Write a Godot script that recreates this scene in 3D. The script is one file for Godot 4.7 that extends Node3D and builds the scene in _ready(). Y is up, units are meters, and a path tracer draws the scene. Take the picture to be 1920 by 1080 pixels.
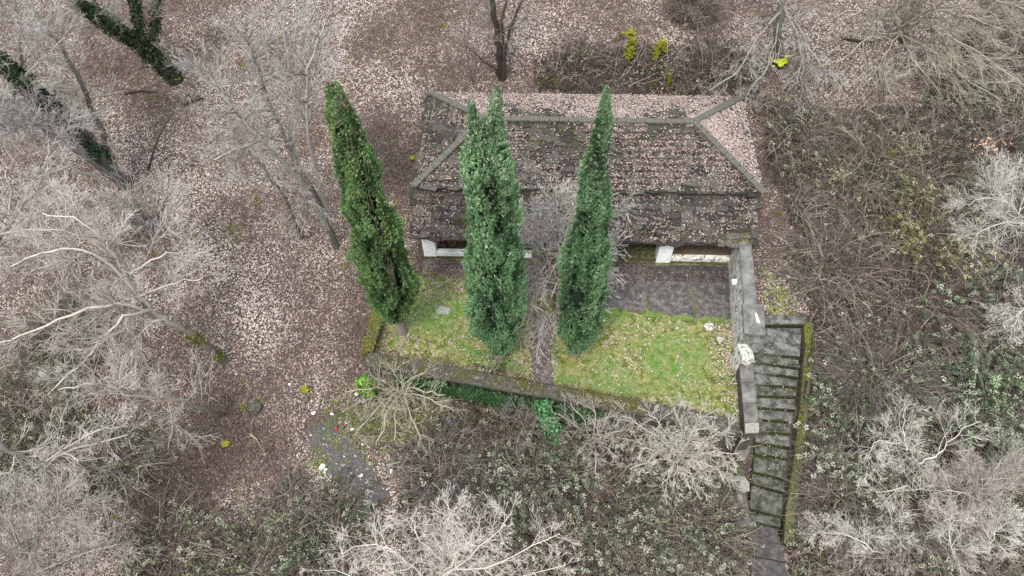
extends Node3D

var rng := RandomNumberGenerator.new()
var used := {}
var M := {}
var noise_a := FastNoiseLite.new()
var noise_b := FastNoiseLite.new()
const GX0 := -38.0
const GZ0 := -46.0
const GS := 0.4
const GNX := 191
const GNZ := 141
var ground_y := PackedFloat32Array()

# ------------------------------------------------------------------ naming
func numbered(called: String) -> String:
	if not used.has(called):
		used[called] = 0
		return called
	used[called] += 1
	return "%s_%03d" % [called, used[called]]

func tag(o: Node, label: String, category: String, group := "") -> void:
	o.set_meta("label", label)
	o.set_meta("category", category)
	if group != "":
		o.set_meta("group", group)

func thing(called: String, label: String, category: String, at := Vector3.ZERO, turn := 0.0, group := "") -> Node3D:
	var o := Node3D.new()
	o.name = numbered(called)
	add_child(o)
	o.position = at
	o.rotation.y = turn
	tag(o, label, category, group)
	return o

func put(called: String, mesh: Mesh, mat: Material, parent: Node = null) -> MeshInstance3D:
	var o := MeshInstance3D.new()
	o.mesh = mesh
	o.material_override = mat
	if parent == null:
		o.name = numbered(called)
		add_child(o)
	else:
		var key := str(parent.get_instance_id()) + called
		if used.has(key):
			used[key] += 1
			o.name = "%s_%03d" % [called, used[key]]
		else:
			used[key] = 0
			o.name = called
		parent.add_child(o)
	return o

func struct(called: String, mesh: Mesh, mat: Material) -> MeshInstance3D:
	var o := put(called, mesh, mat)
	o.set_meta("kind", "structure")
	return o

func scatter(called: String, mesh: Mesh, mat: Material, buf: PackedFloat32Array, parent: Node = null) -> MultiMeshInstance3D:
	var mm := MultiMesh.new()
	mm.transform_format = MultiMesh.TRANSFORM_3D
	mm.use_colors = true
	mm.mesh = mesh
	mm.instance_count = buf.size() / 16
	mm.buffer = buf
	var o := MultiMeshInstance3D.new()
	o.multimesh = mm
	o.material_override = mat
	if parent == null:
		o.name = numbered(called)
		add_child(o)
	else:
		o.name = called
		parent.add_child(o, true)
	o.set_meta("kind", "stuff")
	return o

func push(buf: PackedFloat32Array, b: Basis, o: Vector3, c: Color) -> void:
	buf.append_array(PackedFloat32Array([b.x.x, b.y.x, b.z.x, o.x, b.x.y, b.y.y, b.z.y, o.y, b.x.z, b.y.z, b.z.z, o.z, c.r, c.g, c.b, 1.0]))

# ------------------------------------------------------------------ mesh building
class MB:
	var v := PackedVector3Array()
	var n := PackedVector3Array()
	var c := PackedColorArray()
	var ix := PackedInt32Array()
	func tri(a: Vector3, b: Vector3, d: Vector3, col := Color.WHITE) -> void:   # clockwise seen from the front
		var nn := (d - a).cross(b - a).normalized()
		var k := v.size()
		v.append(a); v.append(b); v.append(d)
		n.append(nn); n.append(nn); n.append(nn)
		c.append(col); c.append(col); c.append(col)
		ix.append(k); ix.append(k + 1); ix.append(k + 2)
	func quad(a: Vector3, b: Vector3, d: Vector3, e: Vector3, col := Color.WHITE) -> void:
		tri(a, b, d, col)
		tri(a, d, e, col)
	func tube(p: PackedVector3Array, r: PackedFloat32Array, sides: int, col: Color, col2: Color) -> void:
		var m := p.size()
		if m < 2:
			return
		var base := v.size()
		var t := (p[1] - p[0]).normalized()
		var u := t.cross(Vector3.UP if absf(t.y) < 0.9 else Vector3.RIGHT).normalized()
		for i in m:
			if i > 0 and i < m - 1:
				t = (p[i + 1] - p[i - 1]).normalized()
			elif i == m - 1:
				t = (p[i] - p[i - 1]).normalized()
			u = (u - t * u.dot(t)).normalized()
			var w := t.cross(u)
			var cc := col.lerp(col2, float(i) / (m - 1))
			for k in sides:
				var a := TAU * k / sides
				var d := u * cos(a) + w * sin(a)
				v.append(p[i] + d * r[i])
				n.append(d)
				c.append(cc)
		for i in m - 1:
			for k in sides:
				var k2 := (k + 1) % sides
				var a0 := base + i * sides + k
				var a1 := base + i * sides + k2
				ix.append(a0); ix.append(a0 + sides); ix.append(a1)
				ix.append(a1); ix.append(a0 + sides); ix.append(a1 + sides)
	func mesh() -> ArrayMesh:
		var am := ArrayMesh.new()
		if v.is_empty():
			return am
		var arr := []
		arr.resize(Mesh.ARRAY_MAX)
		arr[Mesh.ARRAY_VERTEX] = v
		arr[Mesh.ARRAY_NORMAL] = n
		arr[Mesh.ARRAY_COLOR] = c
		arr[Mesh.ARRAY_INDEX] = ix
		am.add_surface_from_arrays(Mesh.PRIMITIVE_TRIANGLES, arr)
		return am

# a plate or block over a polygon (x, z), its upper rim chamfered
func prism(mb: MB, poly: PackedVector2Array, top: float, bottom: float, bevel := 0.02, tops := PackedFloat32Array()) -> void:
	var area := 0.0
	var m := poly.size()
	for i in m:
		area += poly[i].cross(poly[(i + 1) % m])
	var p := poly.duplicate()
	var tt := tops.duplicate()
	if area < 0.0:
		p.reverse()
		tt.reverse()
	var inner := PackedVector2Array()
	for i in m:
		var e1 := (p[i] - p[(i + m - 1) % m]).normalized()
		var e2 := (p[(i + 1) % m] - p[i]).normalized()
		var n1 := Vector2(-e1.y, e1.x)
		var n2 := Vector2(-e2.y, e2.x)
		var b := n1 + n2
		b = b / maxf(0.35, b.length_squared() * 0.5)
		inner.append(p[i] + b * bevel)
	var idx := Geometry2D.triangulate_polygon(inner)
	var ht := func(i: int) -> float: return tt[i] if tt.size() > 0 else top
	for i in range(0, idx.size(), 3):
		var a := Vector3(inner[idx[i]].x, ht.call(idx[i]), inner[idx[i]].y)
		var b := Vector3(inner[idx[i + 1]].x, ht.call(idx[i + 1]), inner[idx[i + 1]].y)
		var d := Vector3(inner[idx[i + 2]].x, ht.call(idx[i + 2]), inner[idx[i + 2]].y)
		if (d - a).cross(b - a).y > 0.0:
			mb.tri(a, b, d)
		else:
			mb.tri(a, d, b)
	for i in m:
		var j := (i + 1) % m
		var o1 := Vector3(p[i].x, ht.call(i) - bevel, p[i].y)
		var o2 := Vector3(p[j].x, ht.call(j) - bevel, p[j].y)
		var i1 := Vector3(inner[i].x, ht.call(i), inner[i].y)
		var i2 := Vector3(inner[j].x, ht.call(j), inner[j].y)
		var b1 := Vector3(p[i].x, bottom, p[i].y)
		var b2 := Vector3(p[j].x, bottom, p[j].y)
		mb.quad(i1, i2, o2, o1)
		mb.quad(o1, o2, b2, b1)

func block(poly: PackedVector2Array, top: float, bottom: float, bevel := 0.02, tops := PackedFloat32Array()) -> ArrayMesh:
	var mb := MB.new()
	prism(mb, poly, top, bottom, bevel, tops)
	return mb.mesh()

# a long rim between two edges, cut every half metre and roughened
func strip_poly(a: Vector2, b: Vector2, a2: Vector2, b2: Vector2, rough: float) -> PackedVector2Array:
	var out := PackedVector2Array()
	var m := maxi(2, int(a.distance_to(b) / 0.45))
	for i in m + 1:
		out.append(a.lerp(b, float(i) / m) + Vector2(rng.randf_range(-rough, rough), rng.randf_range(-rough, rough)))
	for i in m + 1:
		out.append(b2.lerp(a2, float(i) / m) + Vector2(rng.randf_range(-rough, rough), rng.randf_range(-rough, rough)))
	return out

func box_poly(x0: float, x1: float, z0: float, z1: float) -> PackedVector2Array:
	return PackedVector2Array([Vector2(x0, z0), Vector2(x1, z0), Vector2(x1, z1), Vector2(x0, z1)])

# a lumpy stone
func stone(size: Vector3, seed_: int, detail := 6) -> ArrayMesh:
	var s := SphereMesh.new()
	s.radial_segments = detail + 3
	s.rings = detail
	s.radius = 0.5
	s.height = 1.0
	var arr := s.get_mesh_arrays()
	var vv: PackedVector3Array = arr[Mesh.ARRAY_VERTEX]
	var ii: PackedInt32Array = arr[Mesh.ARRAY_INDEX]
	var nz := FastNoiseLite.new()
	nz.seed = seed_
	nz.frequency = 1.3
	for i in vv.size():
		var d := vv[i].normalized()
		var q := d * (0.5 + 0.28 * nz.get_noise_3dv(d))
		q.y = clampf(q.y, -0.36, 0.34 + 0.1 * nz.get_noise_3dv(d * 2.0))
		vv[i] = q * size
	var st := SurfaceTool.new()
	st.begin(Mesh.PRIMITIVE_TRIANGLES)
	st.set_smooth_group(-1)
	for i in ii:
		st.add_vertex(vv[i])
	st.generate_normals()
	return st.commit()

# ------------------------------------------------------------------ materials
func tex(cols: Array, freq: float, oct: int, seed_: int, kind := FastNoiseLite.TYPE_SIMPLEX_SMOOTH, size := 512) -> NoiseTexture2D:
	var nz := FastNoiseLite.new()
	nz.noise_type = kind
	nz.seed = seed_
	nz.frequency = freq
	nz.fractal_octaves = oct
	nz.fractal_gain = 0.62
	var t := NoiseTexture2D.new()
	t.width = size
	t.height = size
	t.seamless = true
	t.noise = nz
	var g := Gradient.new()
	var offs := PackedFloat32Array()
	var cc := PackedColorArray()
	for e in cols:
		offs.append(e[0])
		cc.append(Color(e[1], e[2], e[3]).linear_to_srgb())
	g.offsets = offs
	g.colors = cc
	t.color_ramp = g
	return t

func bump_tex(freq: float, oct: int, seed_: int, strength: float) -> NoiseTexture2D:
	var nz := FastNoiseLite.new()
	nz.seed = seed_
	nz.frequency = freq
	nz.fractal_octaves = oct
	nz.fractal_gain = 0.6
	var t := NoiseTexture2D.new()
	t.width = 512
	t.height = 512
	t.seamless = true
	t.noise = nz
	t.as_normal_map = true
	t.bump_strength = strength
	return t

func surf(t: Texture2D, scale: float, bump: Texture2D = null, rough := 0.9, tint := Color.WHITE, depth := 1.0) -> StandardMaterial3D:
	var m := StandardMaterial3D.new()
	m.albedo_texture = t
	m.albedo_color = tint
	m.uv1_triplanar = true
	m.uv1_world_triplanar = true
	m.uv1_scale = Vector3.ONE * scale
	m.roughness = rough
	m.metallic_specular = 0.3
	if bump:
		m.normal_enabled = true
		m.normal_texture = bump
		m.normal_scale = depth
	return m

func plain(lin: Color, rough := 0.85) -> StandardMaterial3D:
	var m := StandardMaterial3D.new()
	m.albedo_color = lin.linear_to_srgb()
	m.roughness = rough
	m.metallic_specular = 0.3
	return m

func coloured(rough := 0.85, back := 0.0, spec := 0.3) -> StandardMaterial3D:
	var m := StandardMaterial3D.new()
	m.vertex_color_use_as_albedo = true
	m.roughness = rough
	m.metallic_specular = spec
	m.cull_mode = BaseMaterial3D.CULL_DISABLED
	if back > 0.0:
		m.backlight_enabled = true
		m.backlight = Color(back, back, back)
	return m

func make_materials() -> void:
	var b1 := bump_tex(0.03, 5, 3, 6.0)
	var b2 := bump_tex(0.08, 4, 8, 8.0)
	M.soil = surf(tex([[0.0, 0.02, 0.015, 0.012], [0.4, 0.055, 0.040, 0.035], [0.55, 0.10, 0.076, 0.067], [0.72, 0.17, 0.137, 0.124], [1.0, 0.26, 0.22, 0.20]], 0.06, 4, 1), 0.31, b2)
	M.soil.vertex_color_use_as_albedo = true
	M.lawn = surf(tex([[0.0, 0.05, 0.06, 0.02], [0.4, 0.12, 0.15, 0.035], [0.6, 0.21, 0.22, 0.07], [0.8, 0.30, 0.27, 0.14], [1.0, 0.36, 0.31, 0.22]], 0.02, 5, 5), 0.23, b2)
	M.dirt = surf(tex([[0.0, 0.05, 0.04, 0.038], [0.45, 0.12, 0.10, 0.095], [0.7, 0.20, 0.17, 0.16], [1.0, 0.30, 0.26, 0.24]], 0.03, 5, 11), 0.4, b2)
	M.mud = surf(tex([[0.0, 0.04, 0.036, 0.036], [0.5, 0.085, 0.08, 0.082], [1.0, 0.16, 0.15, 0.152]], 0.03, 5, 12), 0.5, b2, 0.7)
	M.concrete = surf(tex([[0.0, 0.06, 0.058, 0.05], [0.4, 0.12, 0.115, 0.107], [0.6, 0.155, 0.15, 0.142], [1.0, 0.23, 0.225, 0.212]], 0.012, 6, 21), 0.25, b1, 0.9, Color.WHITE, 0.6)
	M.mossy = surf(tex([[0.0, 0.025, 0.028, 0.018], [0.40, 0.065, 0.062, 0.05], [0.55, 0.10, 0.10, 0.06], [0.66, 0.12, 0.13, 0.03], [1.0, 0.22, 0.22, 0.17]], 0.02, 6, 24), 0.5, b1)
	M.step = surf(tex([[0.0, 0.03, 0.032, 0.026], [0.38, 0.07, 0.072, 0.064], [0.55, 0.125, 0.126, 0.117], [0.75, 0.17, 0.17, 0.158], [1.0, 0.22, 0.22, 0.20]], 0.011, 6, 27), 0.35, b1, 0.9, Color.WHITE, 0.6)
	M.step_worn = surf(tex([[0.0, 0.02, 0.024, 0.016], [0.40, 0.05, 0.055, 0.040], [0.58, 0.09, 0.094, 0.08], [1.0, 0.17, 0.172, 0.155]], 0.012, 6, 28), 0.35, b1, 0.9, Color.WHITE, 0.6)
	M.coping = surf(tex([[0.0, 0.03, 0.03, 0.022], [0.4, 0.065, 0.063, 0.054], [0.6, 0.09, 0.087, 0.076], [0.75, 0.11, 0.108, 0.08], [1.0, 0.17, 0.165, 0.15]], 0.022, 6, 29), 0.4, b1)
	M.paving = surf(tex([[0.0, 0.045, 0.043, 0.042], [0.42, 0.075, 0.072, 0.07], [0.6, 0.11, 0.106, 0.101], [1.0, 0.20, 0.19, 0.18]], 0.018, 6, 31), 0.3, b1, 0.85, Color.WHITE, 0.5)
	M.wet_paving = surf(tex([[0.0, 0.035, 0.033, 0.032], [0.45, 0.055, 0.052, 0.051], [0.65, 0.075, 0.072, 0.069], [1.0, 0.13, 0.125, 0.12]], 0.018, 6, 32), 0.3, b1, 0.6, Color.WHITE, 0.5)
	M.riser = surf(tex([[0.0, 0.012, 0.014, 0.009], [0.5, 0.028, 0.032, 0.017], [0.7, 0.045, 0.052, 0.018], [1.0, 0.08, 0.09, 0.03]], 0.02, 5, 33), 0.6, b2)
	M.white = surf(tex([[0.0, 0.42, 0.44, 0.42], [0.3, 0.74, 0.77, 0.78], [0.6, 0.82, 0.85, 0.86], [1.0, 0.86, 0.88, 0.88]], 0.012, 5, 34), 0.6, b1, 0.8, Color.WHITE, 0.25)
	M.limewash = surf(tex([[0.0, 0.07, 0.08, 0.05], [0.36, 0.22, 0.23, 0.19], [0.46, 0.55, 0.57, 0.52], [0.65, 0.72, 0.73, 0.70], [1.0, 0.80, 0.81, 0.79]], 0.016, 6, 36), 0.5, b1, 0.9, Color.WHITE, 0.5)
	M.old_plaster = surf(tex([[0.0, 0.06, 0.065, 0.055], [0.30, 0.16, 0.16, 0.145], [0.40, 0.42, 0.42, 0.39], [0.6, 0.58, 0.58, 0.55], [1.0, 0.68, 0.68, 0.64]], 0.02, 6, 38), 0.4, b1)
	M.old_plaster.uv1_scale = Vector3(0.7, 0.16, 0.7)
	M.rubble = surf(tex([[0.0, 0.02, 0.02, 0.016], [0.4, 0.06, 0.06, 0.05], [0.6, 0.12, 0.115, 0.10], [1.0, 0.24, 0.23, 0.21]], 0.03, 5, 41), 0.6, b2)
	for i in 4:
		var k: float = [0.30, 0.42, 0.54, 0.78][i]
		M["slate%d" % i] = surf(tex([[0.0, 0.032 * k, 0.029 * k, 0.025 * k], [0.4, 0.085 * k, 0.079 * k, 0.073 * k], [0.6, 0.14 * k, 0.131 * k, 0.121 * k], [0.8, 0.18 * k, 0.17 * k, 0.145 * k], [1.0, 0.26 * k, 0.255 * k, 0.19 * k]], 0.03, 5, 50 + i), 0.7, b1, 0.85, Color.WHITE, 0.7)
	M.cap = surf(tex([[0.0, 0.035, 0.035, 0.028], [0.4, 0.085, 0.083, 0.072], [0.7, 0.13, 0.127, 0.11], [1.0, 0.20, 0.195, 0.165]], 0.03, 5, 57), 0.6, b1, 0.85, Color.WHITE, 0.6)
	M.bark = surf(tex([[0.0, 0.30, 0.29, 0.27], [0.42, 0.62, 0.61, 0.59], [0.58, 0.85, 0.85, 0.84], [1.0, 1.0, 1.0, 1.0]], 0.035, 5, 70), 1.0, b2, 0.95)
	M.bark.uv1_scale = Vector3(2.2, 0.7, 2.2)
	M.bark.vertex_color_use_as_albedo = true
	M.twig = coloured(0.85)
	M.leaf = coloured(0.75, 0.12)
	M.green = coloured(0.7, 0.28)
	M.needle = coloured(0.75, 0.12)
	M.moss = coloured(0.95, 0.05, 0.1)
	M.wood = surf(tex([[0.0, 0.14, 0.065, 0.03], [0.5, 0.26, 0.13, 0.065], [1.0, 0.36, 0.20, 0.11]], 0.05, 4, 60), 0.9, b1)
	M.red_wood = surf(tex([[0.0, 0.09, 0.055, 0.042], [0.5, 0.17, 0.105, 0.085], [1.0, 0.25, 0.17, 0.14]], 0.04, 4, 61), 0.9, b1)
	M.dark_board = surf(tex([[0.0, 0.03, 0.03, 0.02], [0.5, 0.11, 0.10, 0.06], [1.0, 0.2, 0.19, 0.13]], 0.03, 4, 62), 0.9, b1)
	M.dark = surf(tex([[0.0, 0.03, 0.028, 0.026], [0.6, 0.07, 0.068, 0.065], [1.0, 0.14, 0.135, 0.13]], 0.03, 5, 63), 0.6, b1)
	M.stone = surf(tex([[0.0, 0.09, 0.088, 0.08], [0.5, 0.24, 0.235, 0.22], [1.0, 0.40, 0.39, 0.36]], 0.03, 5, 65), 0.8, b1)
	M.iron = plain(Color(0.10, 0.085, 0.075), 0.6)

# ------------------------------------------------------------------ terrain
func build_heights() -> void:
	var ctrl := [Vector3(-4.6, 0.25, -18), Vector3(-4.6, 1.2, -22), Vector3(-4.3, 2.2, -25.4), Vector3(-7, 0.25, -18), Vector3(-7, -0.35, -13), Vector3(-6.2, -1, -10), Vector3(-8, -1.9, -7), Vector3(-14, 0.7, -20), Vector3(-14, -0.6, -13), Vector3(-14, -2.1, -7), Vector3(-22, 0.5, -20), Vector3(-24, -1.4, -10), Vector3(-24, -3, -4), Vector3(-10, -3.2, -2), Vector3(0, -3.3, -3), Vector3(0, -1.7, -9), Vector3(-3, -1.2, -10.4), Vector3(3, -1.8, -8.7), Vector3(7.5, -2, -8), Vector3(7.5, -2.9, -5), Vector3(10.9, -2.8, -4.6), Vector3(11.6, -1.4, -9), Vector3(12.6, 0.05, -13.5), Vector3(11.4, 0.5, -16), Vector3(11.6, 1.3, -19), Vector3(12.3, 2.3, -23), Vector3(18, 0.4, -14), Vector3(18, 2, -20), Vector3(25, 2.2, -20), Vector3(25, 0, -12), Vector3(25, -2, -5), Vector3(15, -2.8, -3), Vector3(-3, 2.1, -25.95), Vector3(4, 2.1, -25.6), Vector3(11.3, 2.2, -25.1), Vector3(-2, 3.4, -27.1), Vector3(4, 3.9, -26.9), Vector3(11, 3.9, -26.3), Vector3(-6.5, 2.3, -26), Vector3(-6.5, 3, -28), Vector3(16, 3.6, -26), Vector3(-20, 2.9, -30), Vector3(-5, 4.4, -33), Vector3(5, 5, -33), Vector3(20, 5.2, -33), Vector3(0, 7, -44), Vector3(-36, 5.5, -44), Vector3(36, 7.5, -44), Vector3(-36, 0.4, -20), Vector3(36, 2.2, -20), Vector3(-36, -5, 10), Vector3(36, -4.5, 10), Vector3(0, -5, 10), Vector3(0, -0.3, -15), Vector3(8, 0.3, -20), Vector3(0, 0.6, -22), Vector3(-5.4, -0.15, -15.5)]
	var flat := PackedVector2Array()
	for p in ctrl:
		flat.append(Vector2(p.x, p.z))
	ground_y.resize(GNX * GNZ)
	ground_y.fill(0.0)
	var tris := Geometry2D.triangulate_delaunay(flat)
	for k in range(0, tris.size(), 3):
		var a: Vector3 = ctrl[tris[k]]
		var b: Vector3 = ctrl[tris[k + 1]]
		var c: Vector3 = ctrl[tris[k + 2]]
		var den := (b.z - c.z) * (a.x - c.x) + (c.x - b.x) * (a.z - c.z)
		if absf(den) < 1e-6:
			continue
		var i0 := maxi(0, int((minf(a.x, minf(b.x, c.x)) - GX0) / GS))
		var i1 := mini(GNX - 1, int((maxf(a.x, maxf(b.x, c.x)) - GX0) / GS) + 1)
		var j0 := maxi(0, int((minf(a.z, minf(b.z, c.z)) - GZ0) / GS))
		var j1 := mini(GNZ - 1, int((maxf(a.z, maxf(b.z, c.z)) - GZ0) / GS) + 1)
		for j in range(j0, j1 + 1):
			for i in range(i0, i1 + 1):
				var x := clampf(GX0 + i * GS, -36.0, 36.0)
				var z := clampf(GZ0 + j * GS, -44.0, 10.0)
				var u := ((b.z - c.z) * (x - c.x) + (c.x - b.x) * (z - c.z)) / den
				var w := ((c.z - a.z) * (x - c.x) + (a.x - c.x) * (z - c.z)) / den
				var t := 1.0 - u - w
				if u > -1e-4 and w > -1e-4 and t > -1e-4:
					ground_y[j * GNX + i] = u * a.y + w * b.y + t * c.y
	for j in GNZ:
		for i in GNX:
			var x := GX0 + i * GS
			var z := GZ0 + j * GS
			ground_y[j * GNX + i] += 0.16 * noise_a.get_noise_2d(x * 6.0, z * 6.0) + 0.05 * noise_a.get_noise_2d(x * 25.0, z * 25.0)
			if inside(court, Vector2(x, z)):
				ground_y[j * GNX + i] = -0.25
			if inside(stair_zone, Vector2(x, z)):
				ground_y[j * GNX + i] = minf(ground_y[j * GNX + i], (0.0 if z < -13.0 else -(z + 13.0) * 0.4) - 0.35)

func gh(x: float, z: float) -> float:
	var fx := clampf((x - GX0) / GS, 0.0, GNX - 1.001)
	var fz := clampf((z - GZ0) / GS, 0.0, GNZ - 1.001)
	var i := int(fx)
	var j := int(fz)
	fx -= i
	fz -= j
	var k := j * GNX + i
	return lerpf(lerpf(ground_y[k], ground_y[k + 1], fx), lerpf(ground_y[k + GNX], ground_y[k + GNX + 1], fx), fz)

func on_ground(p: Vector3, lift := 0.0) -> Vector3:
	return Vector3(p.x, gh(p.x, p.z) + lift, p.z)

func gnormal(x: float, z: float) -> Vector3:
	return Vector3(gh(x - 0.2, z) - gh(x + 0.2, z), 0.4, gh(x, z - 0.2) - gh(x, z + 0.2)).normalized()

func build_terrain() -> void:
	var xs := PackedFloat32Array([-420.0, -200.0, -100.0, -60.0])
	for i in GNX:
		xs.append(GX0 + i * GS)
	xs.append_array(PackedFloat32Array([60.0, 100.0, 200.0, 420.0]))
	var zs := PackedFloat32Array([-420.0, -200.0, -100.0, -60.0])
	for i in GNZ:
		zs.append(GZ0 + i * GS)
	zs.append_array(PackedFloat32Array([30.0, 70.0, 150.0, 420.0]))
	var v := PackedVector3Array()
	var n := PackedVector3Array()
	var ix := PackedInt32Array()
	var tint := PackedColorArray()
	for z in zs:
		for x in xs:
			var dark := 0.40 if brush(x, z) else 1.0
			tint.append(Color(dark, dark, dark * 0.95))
			v.append(Vector3(x, gh(x, z), z))
			n.append(gnormal(x, z))
	var w := xs.size()
	for j in zs.size() - 1:
		for i in w - 1:
			var k := j * w + i
			ix.append_array(PackedInt32Array([k, k + 1, k + w, k + 1, k + w + 1, k + w]))
	var arr := []
	arr.resize(Mesh.ARRAY_MAX)
	arr[Mesh.ARRAY_VERTEX] = v
	arr[Mesh.ARRAY_NORMAL] = n
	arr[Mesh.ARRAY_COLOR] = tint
	arr[Mesh.ARRAY_INDEX] = ix
	var am := ArrayMesh.new()
	am.add_surface_from_arrays(Mesh.PRIMITIVE_TRIANGLES, arr)
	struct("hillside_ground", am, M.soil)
	var mud := MB.new()
	var cells := {}
	for i in mud_line.size() - 1:
		for k in 8:
			var c := mud_line[i].lerp(mud_line[i + 1], k / 8.0)
			cells[i * 8 + k] = c
	for i in cells.size() - 1:
		var a: Vector2 = cells[i]
		var b: Vector2 = cells[i + 1]
		var d := (b - a).normalized().orthogonal()
		for k in 6:
			var q := []
			for e in [[a, k], [b, k], [b, k + 1], [a, k + 1]]:
				var e0: Vector2 = e[0]
				var wide: float = 0.66 + 0.2 * noise_b.get_noise_2d(e0.x * 14.0, e0.y * 14.0)
				var p: Vector2 = e0 + (mud_line[mini(i / 8 + 1, mud_line.size() - 1)] - mud_line[i / 8]).normalized().orthogonal() * (e[1] - 3) / 3.0 * wide
				q.append(Vector3(p.x, gh(p.x, p.y) + 0.012, p.y))
			var up: float = (q[2] - q[0]).cross(q[1] - q[0]).y
			if up > 0.0:
				mud.quad(q[0], q[1], q[2], q[3])
			else:
				mud.quad(q[0], q[3], q[2], q[1])
	struct("muddy_path", mud.mesh(), M.mud)

# ------------------------------------------------------------------ plan of the place (x, z)
const FL := Vector3(-3.9, 0.0, -19.5)
const TURN := 0.0593
var U := Vector3(cos(TURN), 0, sin(TURN))
var V := Vector3(sin(TURN), 0, -cos(TURN))
func bp(u: float, y: float, v: float) -> Vector3:
	return FL + U * u + V * v + Vector3.UP * y
func bq(u: float, v: float) -> Vector2:
	var p := bp(u, 0, v)
	return Vector2(p.x, p.z)

var court := PackedVector2Array([Vector2(-5.75, -12.85), Vector2(8.5, -9.55), Vector2(9.25, -13.9), Vector2(9.75, -17.6), Vector2(10.1, -19.3), Vector2(-3.6, -20.0), Vector2(-3.6, -17.9), Vector2(-5.2, -15.0)])
var stair_zone := PackedVector2Array([Vector2(8.4, -6.4), Vector2(10.0, -6.3), Vector2(12.1, -14.2), Vector2(9.3, -14.2)])
var house := PackedVector2Array()
var brush_zones := []
var path_line := PackedVector2Array([Vector2(-16.12, -22.71), Vector2(-13.70, -19.68), Vector2(-11.45, -17.06), Vector2(-9.99, -14.59), Vector2(-8.95, -12.30), Vector2(-8.07, -10.82), Vector2(-6.91, -9.37), Vector2(-5.65, -8.07), Vector2(-4.61, -6.77)])
var mud_line := PackedVector2Array([Vector2(-7.63, -10.60), Vector2(-6.93, -9.58), Vector2(-6.28, -8.90), Vector2(-5.66, -8.25), Vector2(-5.34, -7.70)])

func inside(poly: PackedVector2Array, p: Vector2) -> bool:
	return Geometry2D.is_point_in_polygon(p, poly)

func line_dist(line: PackedVector2Array, p: Vector2) -> float:
	var d := 1e9
	for i in line.size() - 1:
		d = minf(d, p.distance_to(Geometry2D.get_closest_point_to_segment(p, line[i], line[i + 1])))
	return d

# spots of older, darker (negative) and of drier, paler (positive) leaves
var tone_spots := []
func make_plan() -> void:
	house = PackedVector2Array([bq(-0.1, -1.95), bq(14.3, -1.95), bq(14.35, 5.85), bq(-0.1, 5.85)])
	brush_zones = [
		PackedVector2Array([Vector2(11.47, -20.81), Vector2(12.19, -17.18), Vector2(12.00, -14.21), Vector2(11.25, -10.91), Vector2(9.90, -6.46), Vector2(9.73, -3.33), Vector2(24.35, -2.92), Vector2(35.63, -31.60), Vector2(23.87, -31.18), Vector2(20.58, -25.65), Vector2(17.89, -23.50), Vector2(14.66, -23.56), Vector2(12.97, -24.43), Vector2(11.13, -25.89), Vector2(11.64, -23.29)]),
		PackedVector2Array([Vector2(-2.66, -11.37), Vector2(-0.13, -11.06), Vector2(3.43, -10.45), Vector2(8.69, -9.29), Vector2(8.55, -6.52), Vector2(7.87, -3.38), Vector2(-4.60, -3.65), Vector2(-4.70, -6.77), Vector2(-4.26, -8.62)]),
		PackedVector2Array([Vector2(-7.46, -8.36), Vector2(-5.82, -7.51), Vector2(-5.26, -3.67), Vector2(-14.22, -3.85), Vector2(-13.29, -6.34), Vector2(-10.91, -6.45), Vector2(-8.57, -7.10)]),
		PackedVector2Array([Vector2(-22.35, -13.23), Vector2(-18.21, -12.62), Vector2(-14.91, -9.87), Vector2(-15.26, -8.33), Vector2(-18.42, -7.85), Vector2(-20.89, -7.92)]),
		PackedVector2Array([Vector2(1.27, -26.85), Vector2(6.24, -27.00), Vector2(11.56, -26.29), Vector2(11.74, -25.21), Vector2(1.25, -25.88)]),
	]
	for e in [[Vector2(-16.17, -19.50), 0.9, -1.0], [Vector2(-5.79, -23.94), 1.2, -0.55], [Vector2(-4.99, -22.06), 1.0, -0.5], [Vector2(-9.09, -12.72), 1.3, -0.5], [Vector2(-11.22, -10.54), 1.6, -0.6], [Vector2(-12.99, -8.27), 1.6, -0.75], [Vector2(-9.25, -9.87), 1.4, -0.5], [Vector2(-3.04, -28.80), 1.8, -0.25], [Vector2(-6.47, -28.90), 1.0, -0.45], [Vector2(8.93, -28.66), 1.2, -0.7], [Vector2(5.88, -28.47), 1.4, -0.35], [Vector2(-17.26, -26.50), 1.4, -0.45], [Vector2(-19.80, -28.80), 1.6, -0.3],
		[Vector2(-8.15, -30.44), 1.8, 0.3], [Vector2(-5.87, -26.19), 1.4, 0.35], [Vector2(-4.07, -25.29), 0.9, 0.3], [Vector2(-6.79, -19.47), 1.5, 0.1], [Vector2(2.77, -26.61), 1.2, 0.45], [Vector2(1.29, -27.30), 1.0, 0.4], [Vector2(9.50, -27.33), 1.6, 0.5], [Vector2(4.30, -27.57), 1.3, 0.35], [Vector2(15.30, -27.54), 1.6, 0.4], [Vector2(11.04, -16.64), 1.0, -0.05], [Vector2(11.30, -18.48), 1.2, -0.35], [Vector2(-18.30, -25.07), 1.5, 0.25], [Vector2(-15.02, -25.46), 1.5, 0.15], [Vector2(-10.45, -7.62), 1.4, 0.15], [Vector2(-4.63, -7.50), 0.8, 0.3], [Vector2(-6.13, -20.47), 1.2, 0.15], [Vector2(-7.08, -14.46), 1.6, -0.2], [Vector2(-8.12, -15.95), 1.4, -0.1], [Vector2(-11.13, -22.70), 1.8, 0.1], [Vector2(11.80, -21.54), 1.0, -0.3], [Vector2(7.31, -27.76), 1.4, 0.2]]:
		tone_spots.append(e)

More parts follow.
